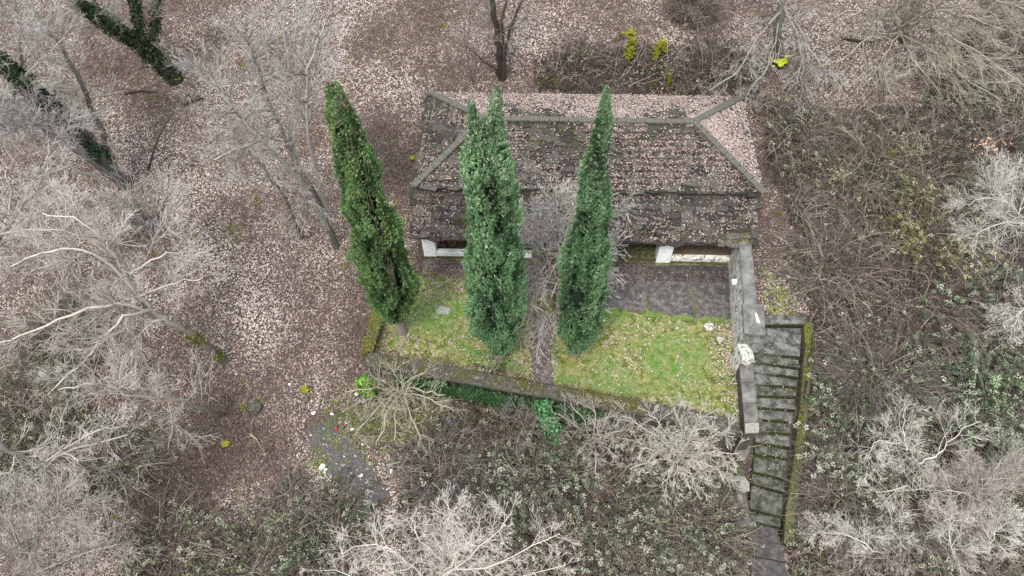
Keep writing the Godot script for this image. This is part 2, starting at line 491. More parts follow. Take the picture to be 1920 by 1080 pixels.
func tone(x: float, z: float) -> float:
	var t := 0.61 + 0.42 * noise_a.get_noise_2d(x * 9.0, z * 9.0) + 0.25 * noise_a.get_noise_2d(x * 3.0 + 40.0, z * 3.0) + 0.30 * noise_b.get_noise_2d(x * 30.0, z * 30.0)
	var p := Vector2(x, z)
	for e in tone_spots:
		var d: float = p.distance_squared_to(e[0]) / (e[1] * e[1])
		if d < 6.0:
			t += e[2] * exp(-d)
	var pd := line_dist(path_line, p)
	t += 0.36 * exp(-pd * pd / 1.3)
	return t

func brush(x: float, z: float) -> bool:
	for poly in brush_zones:
		if inside(poly, Vector2(x, z)):
			return true
	return false

# ------------------------------------------------------------------ leaves and grass
func leaf_mesh(seed_: int) -> ArrayMesh:
	var r := RandomNumberGenerator.new()
	r.seed = seed_
	var mb := MB.new()
	var l := 0.5
	var w := r.randf_range(0.2, 0.3)
	var lift := r.randf_range(0.06, 0.2)
	var curl := r.randf_range(0.02, 0.22)
	var a := Vector3(0, curl, -l)
	var b := Vector3(0, curl * 0.6, l)
	for s in [-1.0, 1.0]:
		var m1 := Vector3(s * w, lift, -0.12)
		var m2 := Vector3(s * w * 0.75, lift * 1.2, 0.25)
		var mid := Vector3(0, 0, 0.05)
		if s > 0:
			mb.tri(a, m1, mid); mb.tri(mid, m1, m2); mb.tri(mid, m2, b)
		else:
			mb.tri(a, mid, m1); mb.tri(mid, m2, m1); mb.tri(mid, b, m2)
	return mb.mesh()

func leaf_colour(t: float) -> Color:
	t = clampf(t + rng.randfn(0.0, 0.21), 0.0, 1.1)
	var c: Color
	if t < 0.4:
		c = Color(0.058, 0.040, 0.036).lerp(Color(0.165, 0.121, 0.110), t / 0.4)
	elif t < 0.75:
		c = Color(0.165, 0.121, 0.110).lerp(Color(0.36, 0.293, 0.271), (t - 0.4) / 0.35)
	else:
		c = Color(0.36, 0.293, 0.271).lerp(Color(0.56, 0.485, 0.455), minf(1.0, (t - 0.75) / 0.4))
	if rng.randf() < 0.05:
		c = c.lerp(Color(0.36, 0.17, 0.08), 0.6)
	return c

func flat_basis(n: Vector3, tilt: float, size: float) -> Basis:
	n = (n + Vector3(rng.randf_range(-tilt, tilt), 0, rng.randf_range(-tilt, tilt))).normalized()
	var x := n.cross(Vector3(cos(rng.randf() * TAU), 0.01, sin(rng.randf() * TAU))).normalized()
	if rng.randf() < 0.4:
		n = -n
	var z := x.cross(n)
	return Basis(x * size, n * size, z * size)

func fallen_leaves() -> void:
	var bufs := [PackedFloat32Array(), PackedFloat32Array(), PackedFloat32Array()]
	var count := 500000
	for i in count:
		var z := rng.randf_range(-33.5, -1.5)
		var half := 22.5 + (-z) * 0.24
		var x := rng.randf_range(-half, half)
		var p := Vector2(x, z)
		if inside(house, p) or inside(court, p) or inside(stair_zone, p):
			continue
		var md := line_dist(mud_line, p)
		if md < 0.62 and rng.randf() < 0.90:
			continue
		var t := tone(x, z)
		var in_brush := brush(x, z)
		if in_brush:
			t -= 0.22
			if rng.randf() < 0.5:
				continue
		var s := 0.038 + 0.085 * pow(rng.randf(), 1.5)
		push(bufs[i % 3], flat_basis(gnormal(x, z), 0.5, s), Vector3(x, gh(x, z) + 0.008 + 0.02 * rng.randf(), z), leaf_colour(t))
	for k in 3:
		var o := scatter("leaf_litter", leaf_mesh(40 + k), M.leaf, bufs[k])
		tag(o, ["pinkish brown fallen leaves carpeting the open hillside", "pinkish brown fallen leaves carpeting the open hillside", "pinkish brown fallen leaves carpeting the open hillside"][k], "leaf litter", "fallen leaves carpeting the hillside")

func blade_tuft(blades: int, h: float, spread: float, wide: float, seed_: int) -> ArrayMesh:
	var r := RandomNumberGenerator.new()
	r.seed = seed_
	var mb := MB.new()
	for i in blades:
		var a := r.randf() * TAU
		var d := Vector3(cos(a), 0, sin(a))
		var s := d.cross(Vector3.UP) * wide
		var o := Vector3(r.randf_range(-0.5, 0.5), 0, r.randf_range(-0.5, 0.5)) * spread
		var k := h * r.randf_range(0.5, 1.0)
		var m := o + d * k * 0.35 + Vector3.UP * k * 0.7
		var t := o + d * k * r.randf_range(0.7, 1.1) + Vector3.UP * k * r.randf_range(0.6, 0.9)
		mb.quad(o - s, m - s * 0.8, m + s * 0.8, o + s)
		mb.tri(m - s * 0.8, t, m + s * 0.8)
	return mb.mesh()

# ------------------------------------------------------------------ trees
var hi_count := 0
func spline(pts: Array, per: int, wander: float) -> PackedVector3Array:
	var cv := PackedVector3Array()
	for i in pts.size() - 1:
		var p0: Vector3 = pts[maxi(0, i - 1)]
		var p1: Vector3 = pts[i]
		var p2: Vector3 = pts[i + 1]
		var p3: Vector3 = pts[mini(pts.size() - 1, i + 2)]
		for k in per:
			var q := p1.cubic_interpolate(p2, p0, p3, float(k) / per)
			if i + k > 0:
				q += Vector3(rng.randfn(), rng.randfn(), rng.randfn()) * wander
			cv.append(q)
	cv.append(pts[-1])
	return cv

# opt: len1, n1 (first boughs per metre), levels, r1, up, droop, from, col, tip, spread
func bough(at: Vector3, dir: Vector3, length: float, r: float, level: int, opt: Dictionary, boughs: MB, twigs: MB) -> void:
	var last: int = opt.levels
	var segs := 5 if level == 1 else 4 if level < last else 3
	var pts := PackedVector3Array([at])
	var rad := PackedFloat32Array([r])
	var d := dir
	var wob: float = opt.get("wob", 0.15)
	for i in segs:
		d = (d + Vector3(rng.randfn(), rng.randfn() + opt.up, rng.randfn()) * wob).normalized()
		pts.append(pts[-1] + d * length / segs)
		rad.append(maxf(opt.rmin, r * (1.0 - 0.75 * float(i + 1) / segs)))
	var c0: Color = opt.col
	var c1: Color = opt.tip
	var k := rng.randf_range(0.55, 1.25)
	if level == 1:
		boughs.tube(pts, rad, 4, c0 * k, (c0 * k).lerp(c1 * k, 0.75))
	elif level < last:
		twigs.tube(pts, rad, 3, (c0 * k).lerp(c1 * k, 0.45), c1 * k)
	else:
		twigs.tube(pts, rad, 3, (c0 * k).lerp(c1 * k, 0.7), c1 * k * 1.1)
	if level >= last:
		return
	var want: float = opt.get("n%d" % (level + 1), 5.0)
	var m := int(want) + (1 if rng.randf() < want - int(want) else 0)
	for i in m:
		var f := rng.randf_range(0.2, 1.0)
		var seg := mini(segs - 1, int(f * segs))
		var q := pts[seg].lerp(pts[seg + 1], f * segs - seg)
		var t := (pts[seg + 1] - pts[seg]).normalized()
		var side := Vector3(rng.randfn(), rng.randfn(), rng.randfn())
		side = (side - t * side.dot(t)).normalized()
		var nd: Vector3 = (t + side * rng.randf_range(0.5, 1.1) * opt.spread).normalized()
		bough(q, nd, length * rng.randf_range(0.38, 0.7) * (1.15 - 0.5 * f), rad[seg] * 0.62, level + 1, opt, boughs, twigs)

func tree(called: String, label: String, category: String, stems: Array, opt: Dictionary, group := "") -> Node3D:
	rng.seed = hash(label)
	var base: Vector3 = stems[0].p[0]
	var o := thing(called, label, category, base, 0.0, group)
	var c0: Color = opt.col
	var first := true
	var boughs := MB.new()
	var twigs := MB.new()
	for s in stems:
		var cv := spline(s.p, 4, opt.get("wander", 0.04))
		var rel := PackedVector3Array()
		var rad := PackedFloat32Array()
		var total := 0.0
		for i in cv.size():
			rel.append(cv[i] - base)
			var f := float(i) / (cv.size() - 1)
			rad.append(lerpf(s.r, s.get("e", 0.02), pow(f, 0.8)) * (1.0 + (0.35 if i == 0 and first else 0.0)))
			if i > 0:
				total += cv[i].distance_to(cv[i - 1])
		var mb := MB.new()
		var fade: float = opt.get("fade", 0.72)
		if first:
			mb.tube(rel, rad, 8, c0 * 0.9, c0.lerp(opt.tip, fade))
			put("trunk", mb.mesh(), M.bark, o)
		else:
			mb.tube(rel, rad, 6, c0.lerp(opt.tip, fade * 0.45), c0.lerp(opt.tip, fade * 1.1))
			put("limb", mb.mesh(), M.twig if fade > 0.3 else M.bark, o)
		first = false
		var from: float = s.get("from", opt.get("from", 0.3))
		var nb := int(total * (1.0 - from) * opt.n1 * s.get("dens", 1.0)) + 2
		for b in nb:
			var f := lerpf(from, 1.0, (b + rng.randf()) / nb)
			var x := f * (rel.size() - 1)
			var i := mini(rel.size() - 2, int(x))
			var q := rel[i].lerp(rel[i + 1], x - i)
			var t := (rel[i + 1] - rel[i]).normalized()
			var side := Vector3(rng.randfn(), rng.randfn() * 0.6, rng.randfn())
			side = (side - t * side.dot(t)).normalized()
			var nd: Vector3 = (t * rng.randf_range(0.4, 1.0) + side * opt.spread).normalized()
			bough(q, nd, opt.len1 * rng.randf_range(0.6, 1.2) * (1.25 - 0.6 * f), minf(rad[i] * 0.6, opt.r1), 1, opt, boughs, twigs)
	put("branches", boughs.mesh(), M.twig, o).set_meta("kind", "stuff")
	put("twigs", twigs.mesh(), M.twig, o).set_meta("kind", "stuff")
	return o

const GREY := Color(0.17, 0.155, 0.138)
const PALE := Color(0.47, 0.45, 0.425)
func opts(over := {}) -> Dictionary:
	var d := {"len1": 1.9, "n1": 5.0, "n2": 7.0, "n3": 5.0, "levels": 3, "r1": 0.028, "rmin": 0.0040, "up": 0.25, "spread": 0.85, "col": GREY, "tip": PALE, "from": 0.35}
	d.merge(over, true)
	for k in ["n1", "n2", "n3"]:
		d[k] *= d.get("thin", 0.98)
	return d

# ivy or moss laid over a stem
func sprig_mesh(leaves: int, size: float, seed_: int) -> ArrayMesh:
	var r := RandomNumberGenerator.new()
	r.seed = seed_
	var mb := MB.new()
	for i in leaves:
		var o := Vector3(r.randf_range(-0.5, 0.5), r.randf_range(-0.35, 0.35), r.randf_range(-0.5, 0.5))
		var a := Vector3(r.randfn(), r.randfn() * 0.5, r.randfn()).normalized()
		var n := Vector3(r.randfn() * 0.5, 1.0, r.randfn() * 0.5).normalized()
		var s := a.cross(n).normalized() * size * 0.36
		a = n.cross(s).normalized() * size * 0.5
		var sh := r.randf_range(0.65, 1.2)
		mb.quad(o - a, o - s, o + a, o + s, Color(sh, sh, sh))
	return mb.mesh()

func clothe(parent: Node, called: String, line: Array, r0: float, r1: float, amount: int, mesh: Mesh, size: float, cols: Array, rel := Vector3.ZERO) -> void:
	var buf := PackedFloat32Array()
	for i in amount:
		var x := rng.randf() * (line.size() - 1)
		var k := mini(line.size() - 2, int(x))
		var q: Vector3 = line[k].lerp(line[k + 1], x - k)
		var d := Vector3(rng.randfn(), rng.randfn(), rng.randfn()).normalized()
		q += d * lerpf(r0, r1, x / (line.size() - 1)) * rng.randf_range(0.75, 1.15) - rel
		push(buf, flat_basis(d, 0.6, size * rng.randf_range(0.6, 1.2)), q, cols[rng.randi() % cols.size()].lerp(cols[rng.randi() % cols.size()], rng.randf()))
	scatter(called, mesh, M.green, buf, parent)

func spray_mesh(seed_: int) -> ArrayMesh:
	var r := RandomNumberGenerator.new()
	r.seed = seed_
	var mb := MB.new()
	for i in 9:
		var f := i / 8.0
		var o := Vector3(0, -0.1 + 0.55 * f, 0.06 * sin(f * 3.0))
		var side := (1.0 if i % 2 == 0 else -1.0) * (1.0 - f * 0.7)
		var d := Vector3(side * r.randf_range(0.6, 1.0), r.randf_range(0.7, 1.2), r.randf_range(-0.9, 0.9)).normalized() * r.randf_range(0.28, 0.46)
		var w := d.cross(Vector3(r.randfn(), r.randfn(), r.randfn())).normalized() * 0.10
		var sh := r.randf_range(0.7, 1.2)
		mb.quad(o, o + d * 0.5 - w, o + d, o + d * 0.5 + w, Color(sh, sh, sh))
	return mb.mesh()

func cypress(label: String, base: Vector3, lean: Vector3, height: float, radii: Array, tips: Array, foot: float, cols: Array, amount: int, seed_: int, scar := 0.0) -> Node3D:
	rng.seed = seed_
	var o := thing("cypress_tree", label, "cypress tree", base, 0.0, "tall cypresses in the courtyard")
	var tr := MB.new()
	var pts := PackedVector3Array()
	var rad := PackedFloat32Array()
	for i in 15:
		var f := i / 14.0
		pts.append(lean * f + Vector3.UP * (height * 0.9 * f - 0.15) + Vector3(rng.randf_range(-0.03, 0.03), 0, rng.randf_range(-0.03, 0.03)))
		rad.append(lerpf(0.2, 0.03, f) * (1.25 if i == 0 else 1.0))
	tr.tube(pts, rad, 9, Color(0.36, 0.30, 0.26), Color(0.36, 0.30, 0.25))
	put("trunk", tr.mesh(), M.bark, o)
	var rr := func(y: float) -> float:
		var f := (y - foot) / (height - foot)
		var x := clampf(f, 0.0, 1.0) * (radii.size() - 1)
		var i := mini(radii.size() - 2, int(x))
		return lerpf(radii[i], radii[i + 1], x - i) * 0.80
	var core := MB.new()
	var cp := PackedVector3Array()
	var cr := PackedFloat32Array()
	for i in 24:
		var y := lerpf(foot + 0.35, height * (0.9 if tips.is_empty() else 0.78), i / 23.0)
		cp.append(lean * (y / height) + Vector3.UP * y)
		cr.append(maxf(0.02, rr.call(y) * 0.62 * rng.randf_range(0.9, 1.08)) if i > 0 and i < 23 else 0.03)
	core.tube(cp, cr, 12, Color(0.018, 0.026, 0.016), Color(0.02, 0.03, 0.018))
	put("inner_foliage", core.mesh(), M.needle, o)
	var split := height - 2.4
	var buf := [PackedFloat32Array(), PackedFloat32Array()]
	var twig := MB.new()
	for i in amount:
		var y := foot + (height - foot) * (1.0 - pow(rng.randf(), 0.75))
		if rng.randf() < 0.15:
			y = foot + rng.randf() * 2.5
		var a := rng.randf() * TAU
		var d := Vector3(cos(a), 0, sin(a))
		var r: float = rr.call(y)
		# clumps: plumes that rise along the crown, with dark gaps between
		var q := Vector3(d.x * r * 2.6, y * 0.9, d.z * r * 2.6) * 1.15
		var cl := noise_b.get_noise_3dv(q * 7.0 + Vector3(seed_ * 7, 0, 0)) + 0.6 * noise_b.get_noise_3dv(q * 19.0)
		if scar > 0.0:
			var da := absf(angle_difference(a, 0.95 + 0.10 * sin(y)))
			var gap := scar * (0.15 + 0.12 * sin(y * 1.7)) * smoothstep(2.2, 4.0, y) * smoothstep(11.5, 8.0, y)
			if da < gap and rng.randf() < 0.9:
				continue
		if cl < -0.28 and rng.randf() < 0.75:
			continue
		var k := pow(rng.randf(), 0.3)
		var rim := r * (0.68 + 0.34 * k + 0.55 * cl)
		if rng.randf() < 0.02:
			rim *= rng.randf_range(1.05, 1.3)
		var pos := lean * (y / height) + Vector3.UP * y + d * rim
		if tips.size() > 0 and y > split:
			var e: Array = tips[rng.randi() % tips.size()]
			if y > e[1]:
				continue
			var f: float = (y - split) / (e[1] - split)
			var g := smoothstep(0.0, 0.35, f)
			pos = lean * (y / height) + Vector3.UP * y + Vector3(e[0], 0, e[2]) * (0.6 + 0.4 * f) * g + d * lerpf(rim, e[3] * (1.0 - 0.75 * f) * (0.5 + 0.5 * k), g)
		var upv := (Vector3.UP * rng.randf_range(0.7, 1.5) + d * rng.randf_range(0.35, 1.0) + Vector3(rng.randfn(), 0, rng.randfn()) * 0.3).normalized()
		var sx := upv.cross(d).normalized()
		var sz := sx.cross(upv)
		var s := rng.randf_range(0.12, 0.23) * (1.0 - 0.4 * smoothstep(0.82, 1.0, y / height))
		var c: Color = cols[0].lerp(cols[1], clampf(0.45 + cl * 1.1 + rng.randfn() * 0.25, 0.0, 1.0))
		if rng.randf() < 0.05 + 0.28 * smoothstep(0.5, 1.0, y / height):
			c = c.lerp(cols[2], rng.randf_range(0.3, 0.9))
		if rng.randf() < 0.04 or (scar > 0.0 and absf(angle_difference(a, 0.95)) < 0.6 and rng.randf() < 0.22):
			c = c.lerp(Color(0.20, 0.15, 0.09), rng.randf_range(0.3, 0.9))
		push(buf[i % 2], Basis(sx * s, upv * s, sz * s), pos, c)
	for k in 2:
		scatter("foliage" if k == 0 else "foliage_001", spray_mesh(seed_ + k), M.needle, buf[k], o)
	if scar > 0.0:
		for i in 26:
			var y := rng.randf_range(2.5, 9.5)
			var a := 0.95 + rng.randf_range(-0.3, 0.3)
			var r: float = rr.call(y)
			var s0 := lean * (y / height) + Vector3.UP * y + Vector3(cos(a), 0, sin(a)) * r * 0.55
			var e0 := s0 + Vector3(cos(a) * 0.12, rng.randf_range(0.8, 1.9), sin(a) * 0.12)
			twig.tube(PackedVector3Array([s0, s0.lerp(e0, 0.5) + Vector3(rng.randf_range(-0.05, 0.05), 0, 0.04), e0]), PackedFloat32Array([0.035, 0.028, 0.008]), 4, Color(0.40, 0.32, 0.26), Color(0.34, 0.27, 0.2))
		put("bare_branches", twig.mesh(), M.bark, o).set_meta("kind", "stuff")
	return o

# a thicket: arching canes with small leaves
func thicket(label: String, at: Vector3, r: float, h: float, canes: int, cane: Color, leaves: int, leaf: Color, category := "bramble", thin := 0.007) -> Node3D:
	rng.seed = hash(label)
	var base := on_ground(at)
	h *= 1.4
	canes = int(canes * 1.25)
	leaf = leaf * 1.3
	cane = (cane * 0.85).lerp(Color(0.15, 0.135, 0.12), 0.4)
	var o := thing("thicket" if category == "bramble" else "bush", label, category, base)
	var mb := MB.new()
	var buf := PackedFloat32Array()
	var per := float(leaves) / canes
	for i in canes:
		var a := rng.randf() * TAU
		var b := a + rng.randfn() * 0.7
		var f := sqrt(rng.randf()) * r * 0.7
		var p := Vector3(cos(a) * f, 0, sin(a) * f)
		p.y = gh(base.x + p.x, base.z + p.z) - base.y
		var d := Vector3(cos(b) * 0.5, 1.3, sin(b) * 0.5).normalized()
		var l := rng.randf_range(0.6, 1.5) * (r * 0.55 + h * 0.55)
		var top := h * rng.randf_range(0.4, 1.0)
		var pts := PackedVector3Array([p])
		var rad := PackedFloat32Array([thin * 1.5])
		for s in 6:
			d = (d + Vector3(cos(b) * 0.25, -0.34 if pts[-1].y - p.y > top * 0.6 else -0.05, sin(b) * 0.25) + Vector3(rng.randfn(), rng.randfn(), rng.randfn()) * 0.16).normalized()
			var q := pts[-1] + d * l / 6.0
			q.y = maxf(q.y, gh(base.x + q.x, base.z + q.z) - base.y + 0.03)
			pts.append(q)
			rad.append(thin * (1.4 - s * 0.15))
		var k := rng.randf_range(0.3, 1.1) if rng.randf() < 0.8 else rng.randf_range(1.5, 2.6)
		mb.tube(pts, rad, 3, cane * k, cane * k * 1.15)
		for s in 3:
			var q := pts[2 + s]
			var dd := Vector3(rng.randfn(), rng.randfn() * 0.5 + 0.2, rng.randfn()).normalized() * rng.randf_range(0.2, 0.5)
			mb.tube(PackedVector3Array([q, q + dd * 0.5 + Vector3(rng.randfn(), rng.randfn(), rng.randfn()) * 0.03, q + dd]), PackedFloat32Array([thin, thin * 0.85, thin * 0.7]), 3, cane * k, cane * k * 1.25)
		var lot := per * 3.6 if i % 4 == 0 else per * 0.13
		var m := int(lot) + (1 if rng.randf() < lot - int(lot) else 0)
		var own := rng.randf_range(0.45, 1.25)
		for s in m:
			var x := rng.randf_range(1.2, 5.99)
			var q := pts[int(x)].lerp(pts[int(x) + 1], x - int(x)) + Vector3(rng.randfn(), rng.randfn() * 0.6 + 0.3, rng.randfn()) * 0.05
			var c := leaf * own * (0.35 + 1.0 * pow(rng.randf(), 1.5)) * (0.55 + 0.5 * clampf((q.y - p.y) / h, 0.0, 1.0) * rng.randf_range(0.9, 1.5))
			if rng.randf() < 0.22:
				c = leaf.lerp(Color(0.46, 0.48, 0.40), 0.55)
			push(buf, flat_basis(Vector3(rng.randfn() * 0.3, 1, rng.randfn() * 0.3), 0.4, rng.randf_range(0.10, 0.20)), q, c)
	put("canes", mb.mesh(), M.twig, o).set_meta("kind", "stuff")
	if buf.size() > 0:
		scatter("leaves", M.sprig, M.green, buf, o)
	return o

func moss_mesh(seed_: int) -> ArrayMesh:
	return stone(Vector3(1, 0.7, 1), seed_, 4)

const MOSS := [Color(0.085, 0.09, 0.015), Color(0.14, 0.145, 0.02), Color(0.045, 0.052, 0.02)]
func moss_line(parent: Node3D, pts: Array, wide: float, amount: int, size: float, cols: Array = MOSS) -> void:
	var buf := PackedFloat32Array()
	for i in amount:
		var x := rng.randf() * (pts.size() - 1)
		var k := mini(pts.size() - 2, int(x))
		var q: Vector3 = pts[k].lerp(pts[k + 1], x - k)
		if noise_b.get_noise_3dv(q * 22.0) + 0.5 * noise_b.get_noise_3dv(q * 55.0) < 0.0:
			continue
		q += Vector3(rng.randfn(), 0, rng.randfn()) * wide - parent.position
		var s := size * rng.randf_range(0.5, 1.3)
		push(buf, Basis(Vector3.UP, rng.randf() * TAU).scaled(Vector3(s, s * 0.5, s)), q, cols[rng.randi() % cols.size()].lerp(cols[rng.randi() % cols.size()], rng.randf()))
	if buf.size() > 0:
		scatter("moss", M.moss_mesh, M.moss, buf, parent)

# ------------------------------------------------------------------ courtyard
func courtyard() -> void:
	rng.seed = 71
	struct("lawn", block(court, 0.0, -0.5, 0.01), M.lawn)
	var dirt := PackedVector2Array([Vector2(0.92, -14.87), Vector2(1.73, -14.79), Vector2(1.49, -13.10), Vector2(1.55, -11.51), Vector2(0.74, -11.80), Vector2(0.62, -13.36)])
	struct("bare_earth_path", block(dirt, 0.008, -0.2, 0.003), M.dirt)
	var foot := PackedVector2Array([bq(0.1, -1.62), bq(13.7, -1.62), Vector2(9.39, -16.07), Vector2(4.95, -15.94), Vector2(3.34, -15.58), Vector2(0.00, -16.22), Vector2(-2.28, -16.85), Vector2(-3.91, -17.32)])
	struct("bare_earth_strip", block(foot, 0.006, -0.2, 0.002), M.dirt)
	var pav := Node3D.new()
	pav.name = "courtyard_paving"
	pav.set_meta("kind", "structure")
	add_child(pav)
	for q in [[Vector2(3.59, -15.90), Vector2(5.57, -16.41), Vector2(5.52, -14.78), Vector2(3.51, -14.97)], [Vector2(5.64, -16.41), Vector2(7.52, -16.27), Vector2(7.46, -14.57), Vector2(5.58, -14.78)], [Vector2(7.59, -16.26), Vector2(9.42, -16.13), Vector2(9.03, -14.29), Vector2(7.52, -14.54)], [Vector2(5.90, -17.16), Vector2(7.69, -17.16), Vector2(7.57, -16.29), Vector2(5.69, -16.43)], [Vector2(7.76, -17.15), Vector2(9.61, -17.04), Vector2(9.43, -16.15), Vector2(7.62, -16.29)]]:
		var poly := PackedVector2Array()
		for i in 4:
			for k in 3:
				poly.append(q[i].lerp(q[(i + 1) % 4], k / 3.0) + (Vector2(rng.randf_range(-0.03, 0.03), rng.randf_range(-0.03, 0.03)) if k > 0 else Vector2.ZERO))
		put("paving_slab", block(poly, 0.022 + rng.randf_range(0.0, 0.008), -0.2, 0.008), M.wet_paving if q[0].y < -16.5 else M.paving, pav)

# ------------------------------------------------------------------ church
var singles := 0
var slab_meshes := []
func lay_slabs(parent: Node, rest: PackedFloat32Array, o: Vector3, a: Vector3, s: Vector3, length: float, depth: float, kl: float, kr: float, budget: int) -> void:
	var n := a.cross(s).normalized()
	var e := 0.285
	var rows := int(ceil(depth / e))
	for i in rows:
		var up := i * e - 0.06
		if up > depth - 0.12:
			break
		var x0 := kl * maxf(0.0, up) + (0.10 if kl > 0.0 else -0.05)
		var x1 := length - kr * maxf(0.0, up) - (0.16 if kr > 0.0 else -0.05)
		var x := x0 + (rng.randf_range(-0.2, 0.0) if kl == 0.0 else 0.0)
		while x < x1 - 0.1:
			var k := rng.randi() % 8
			var w: float = slab_meshes[k][1]
			if x + w > x1 + (0.15 if kr == 0.0 else 0.0):
				w = maxf(0.2, x1 - x)
			var tilt := rng.randf_range(0.10, 0.24)
			var ss := (s * cos(tilt) - n * sin(tilt)).rotated(n, rng.randf_range(-0.11, 0.11)).normalized()
			var aa := (a - ss * a.dot(ss)).normalized()
			aa = aa.rotated(ss, rng.randf_range(-0.05, 0.05))
			var nn := aa.cross(ss)
			var pos := o + a * (x + w * 0.5) + s * (up + rng.randf_range(-0.09, 0.07)) + n * (0.095 + rng.randf_range(-0.02, 0.03))
			var lf := minf(1.0, (depth - up + 0.05) / 0.5)
			var b := Basis(aa * (w / slab_meshes[k][1]), nn, -ss * lf)
			var tone_i := rng.randi() % 4
			if singles < budget:
				singles += 1
				var q := put("roof_slab", slab_meshes[k][0], M["slate%d" % tone_i], parent)
				q.transform = Transform3D(b, pos)
			else:
				var sh := 0.55 + 0.2 * tone_i
				push(rest, b, pos, Color(sh, sh, sh * 0.98))
			x += w + rng.randf_range(0.0, 0.02)

func caps(parent: Node, a: Vector3, b: Vector3, n: Vector3, wide: float, each: float) -> void:
	var l := a.distance_to(b)
	var m := int(l / each)
	var t := (b - a).normalized()
	var x := t
	var z := x.cross(n).normalized()
	n = z.cross(x)
	for i in m:
		var mb := MB.new()
		var hl := l / m * 0.5 * rng.randf_range(0.93, 1.02)
		var hw := wide * 0.5 * rng.randf_range(0.9, 1.08)
		var poly := PackedVector2Array()
		for c in [[-1, -1], [0, -1], [1, -1], [1, 0], [1, 1], [0, 1], [-1, 1], [-1, 0]]:
			poly.append(Vector2(c[0] * hl + rng.randf_range(-0.012, 0.012), c[1] * hw + rng.randf_range(-0.015, 0.015)))
		prism(mb, poly, 0.035, -0.05, 0.012)
		var q := put("ridge_cap", mb.mesh(), M.cap, parent)
		q.transform = Transform3D(Basis(x, n, z).rotated(z, rng.randf_range(-0.03, 0.05)).rotated(x, rng.randf_range(-0.05, 0.05)), a + t * (i + 0.5) * l / m + n * 0.10)

func local_box(u0: float, u1: float, v0: float, v1: float, y0: float, y1: float, bevel := 0.012) -> ArrayMesh:
	return block(box_poly(u0, u1, -v1, -v0), y1, y0, bevel)

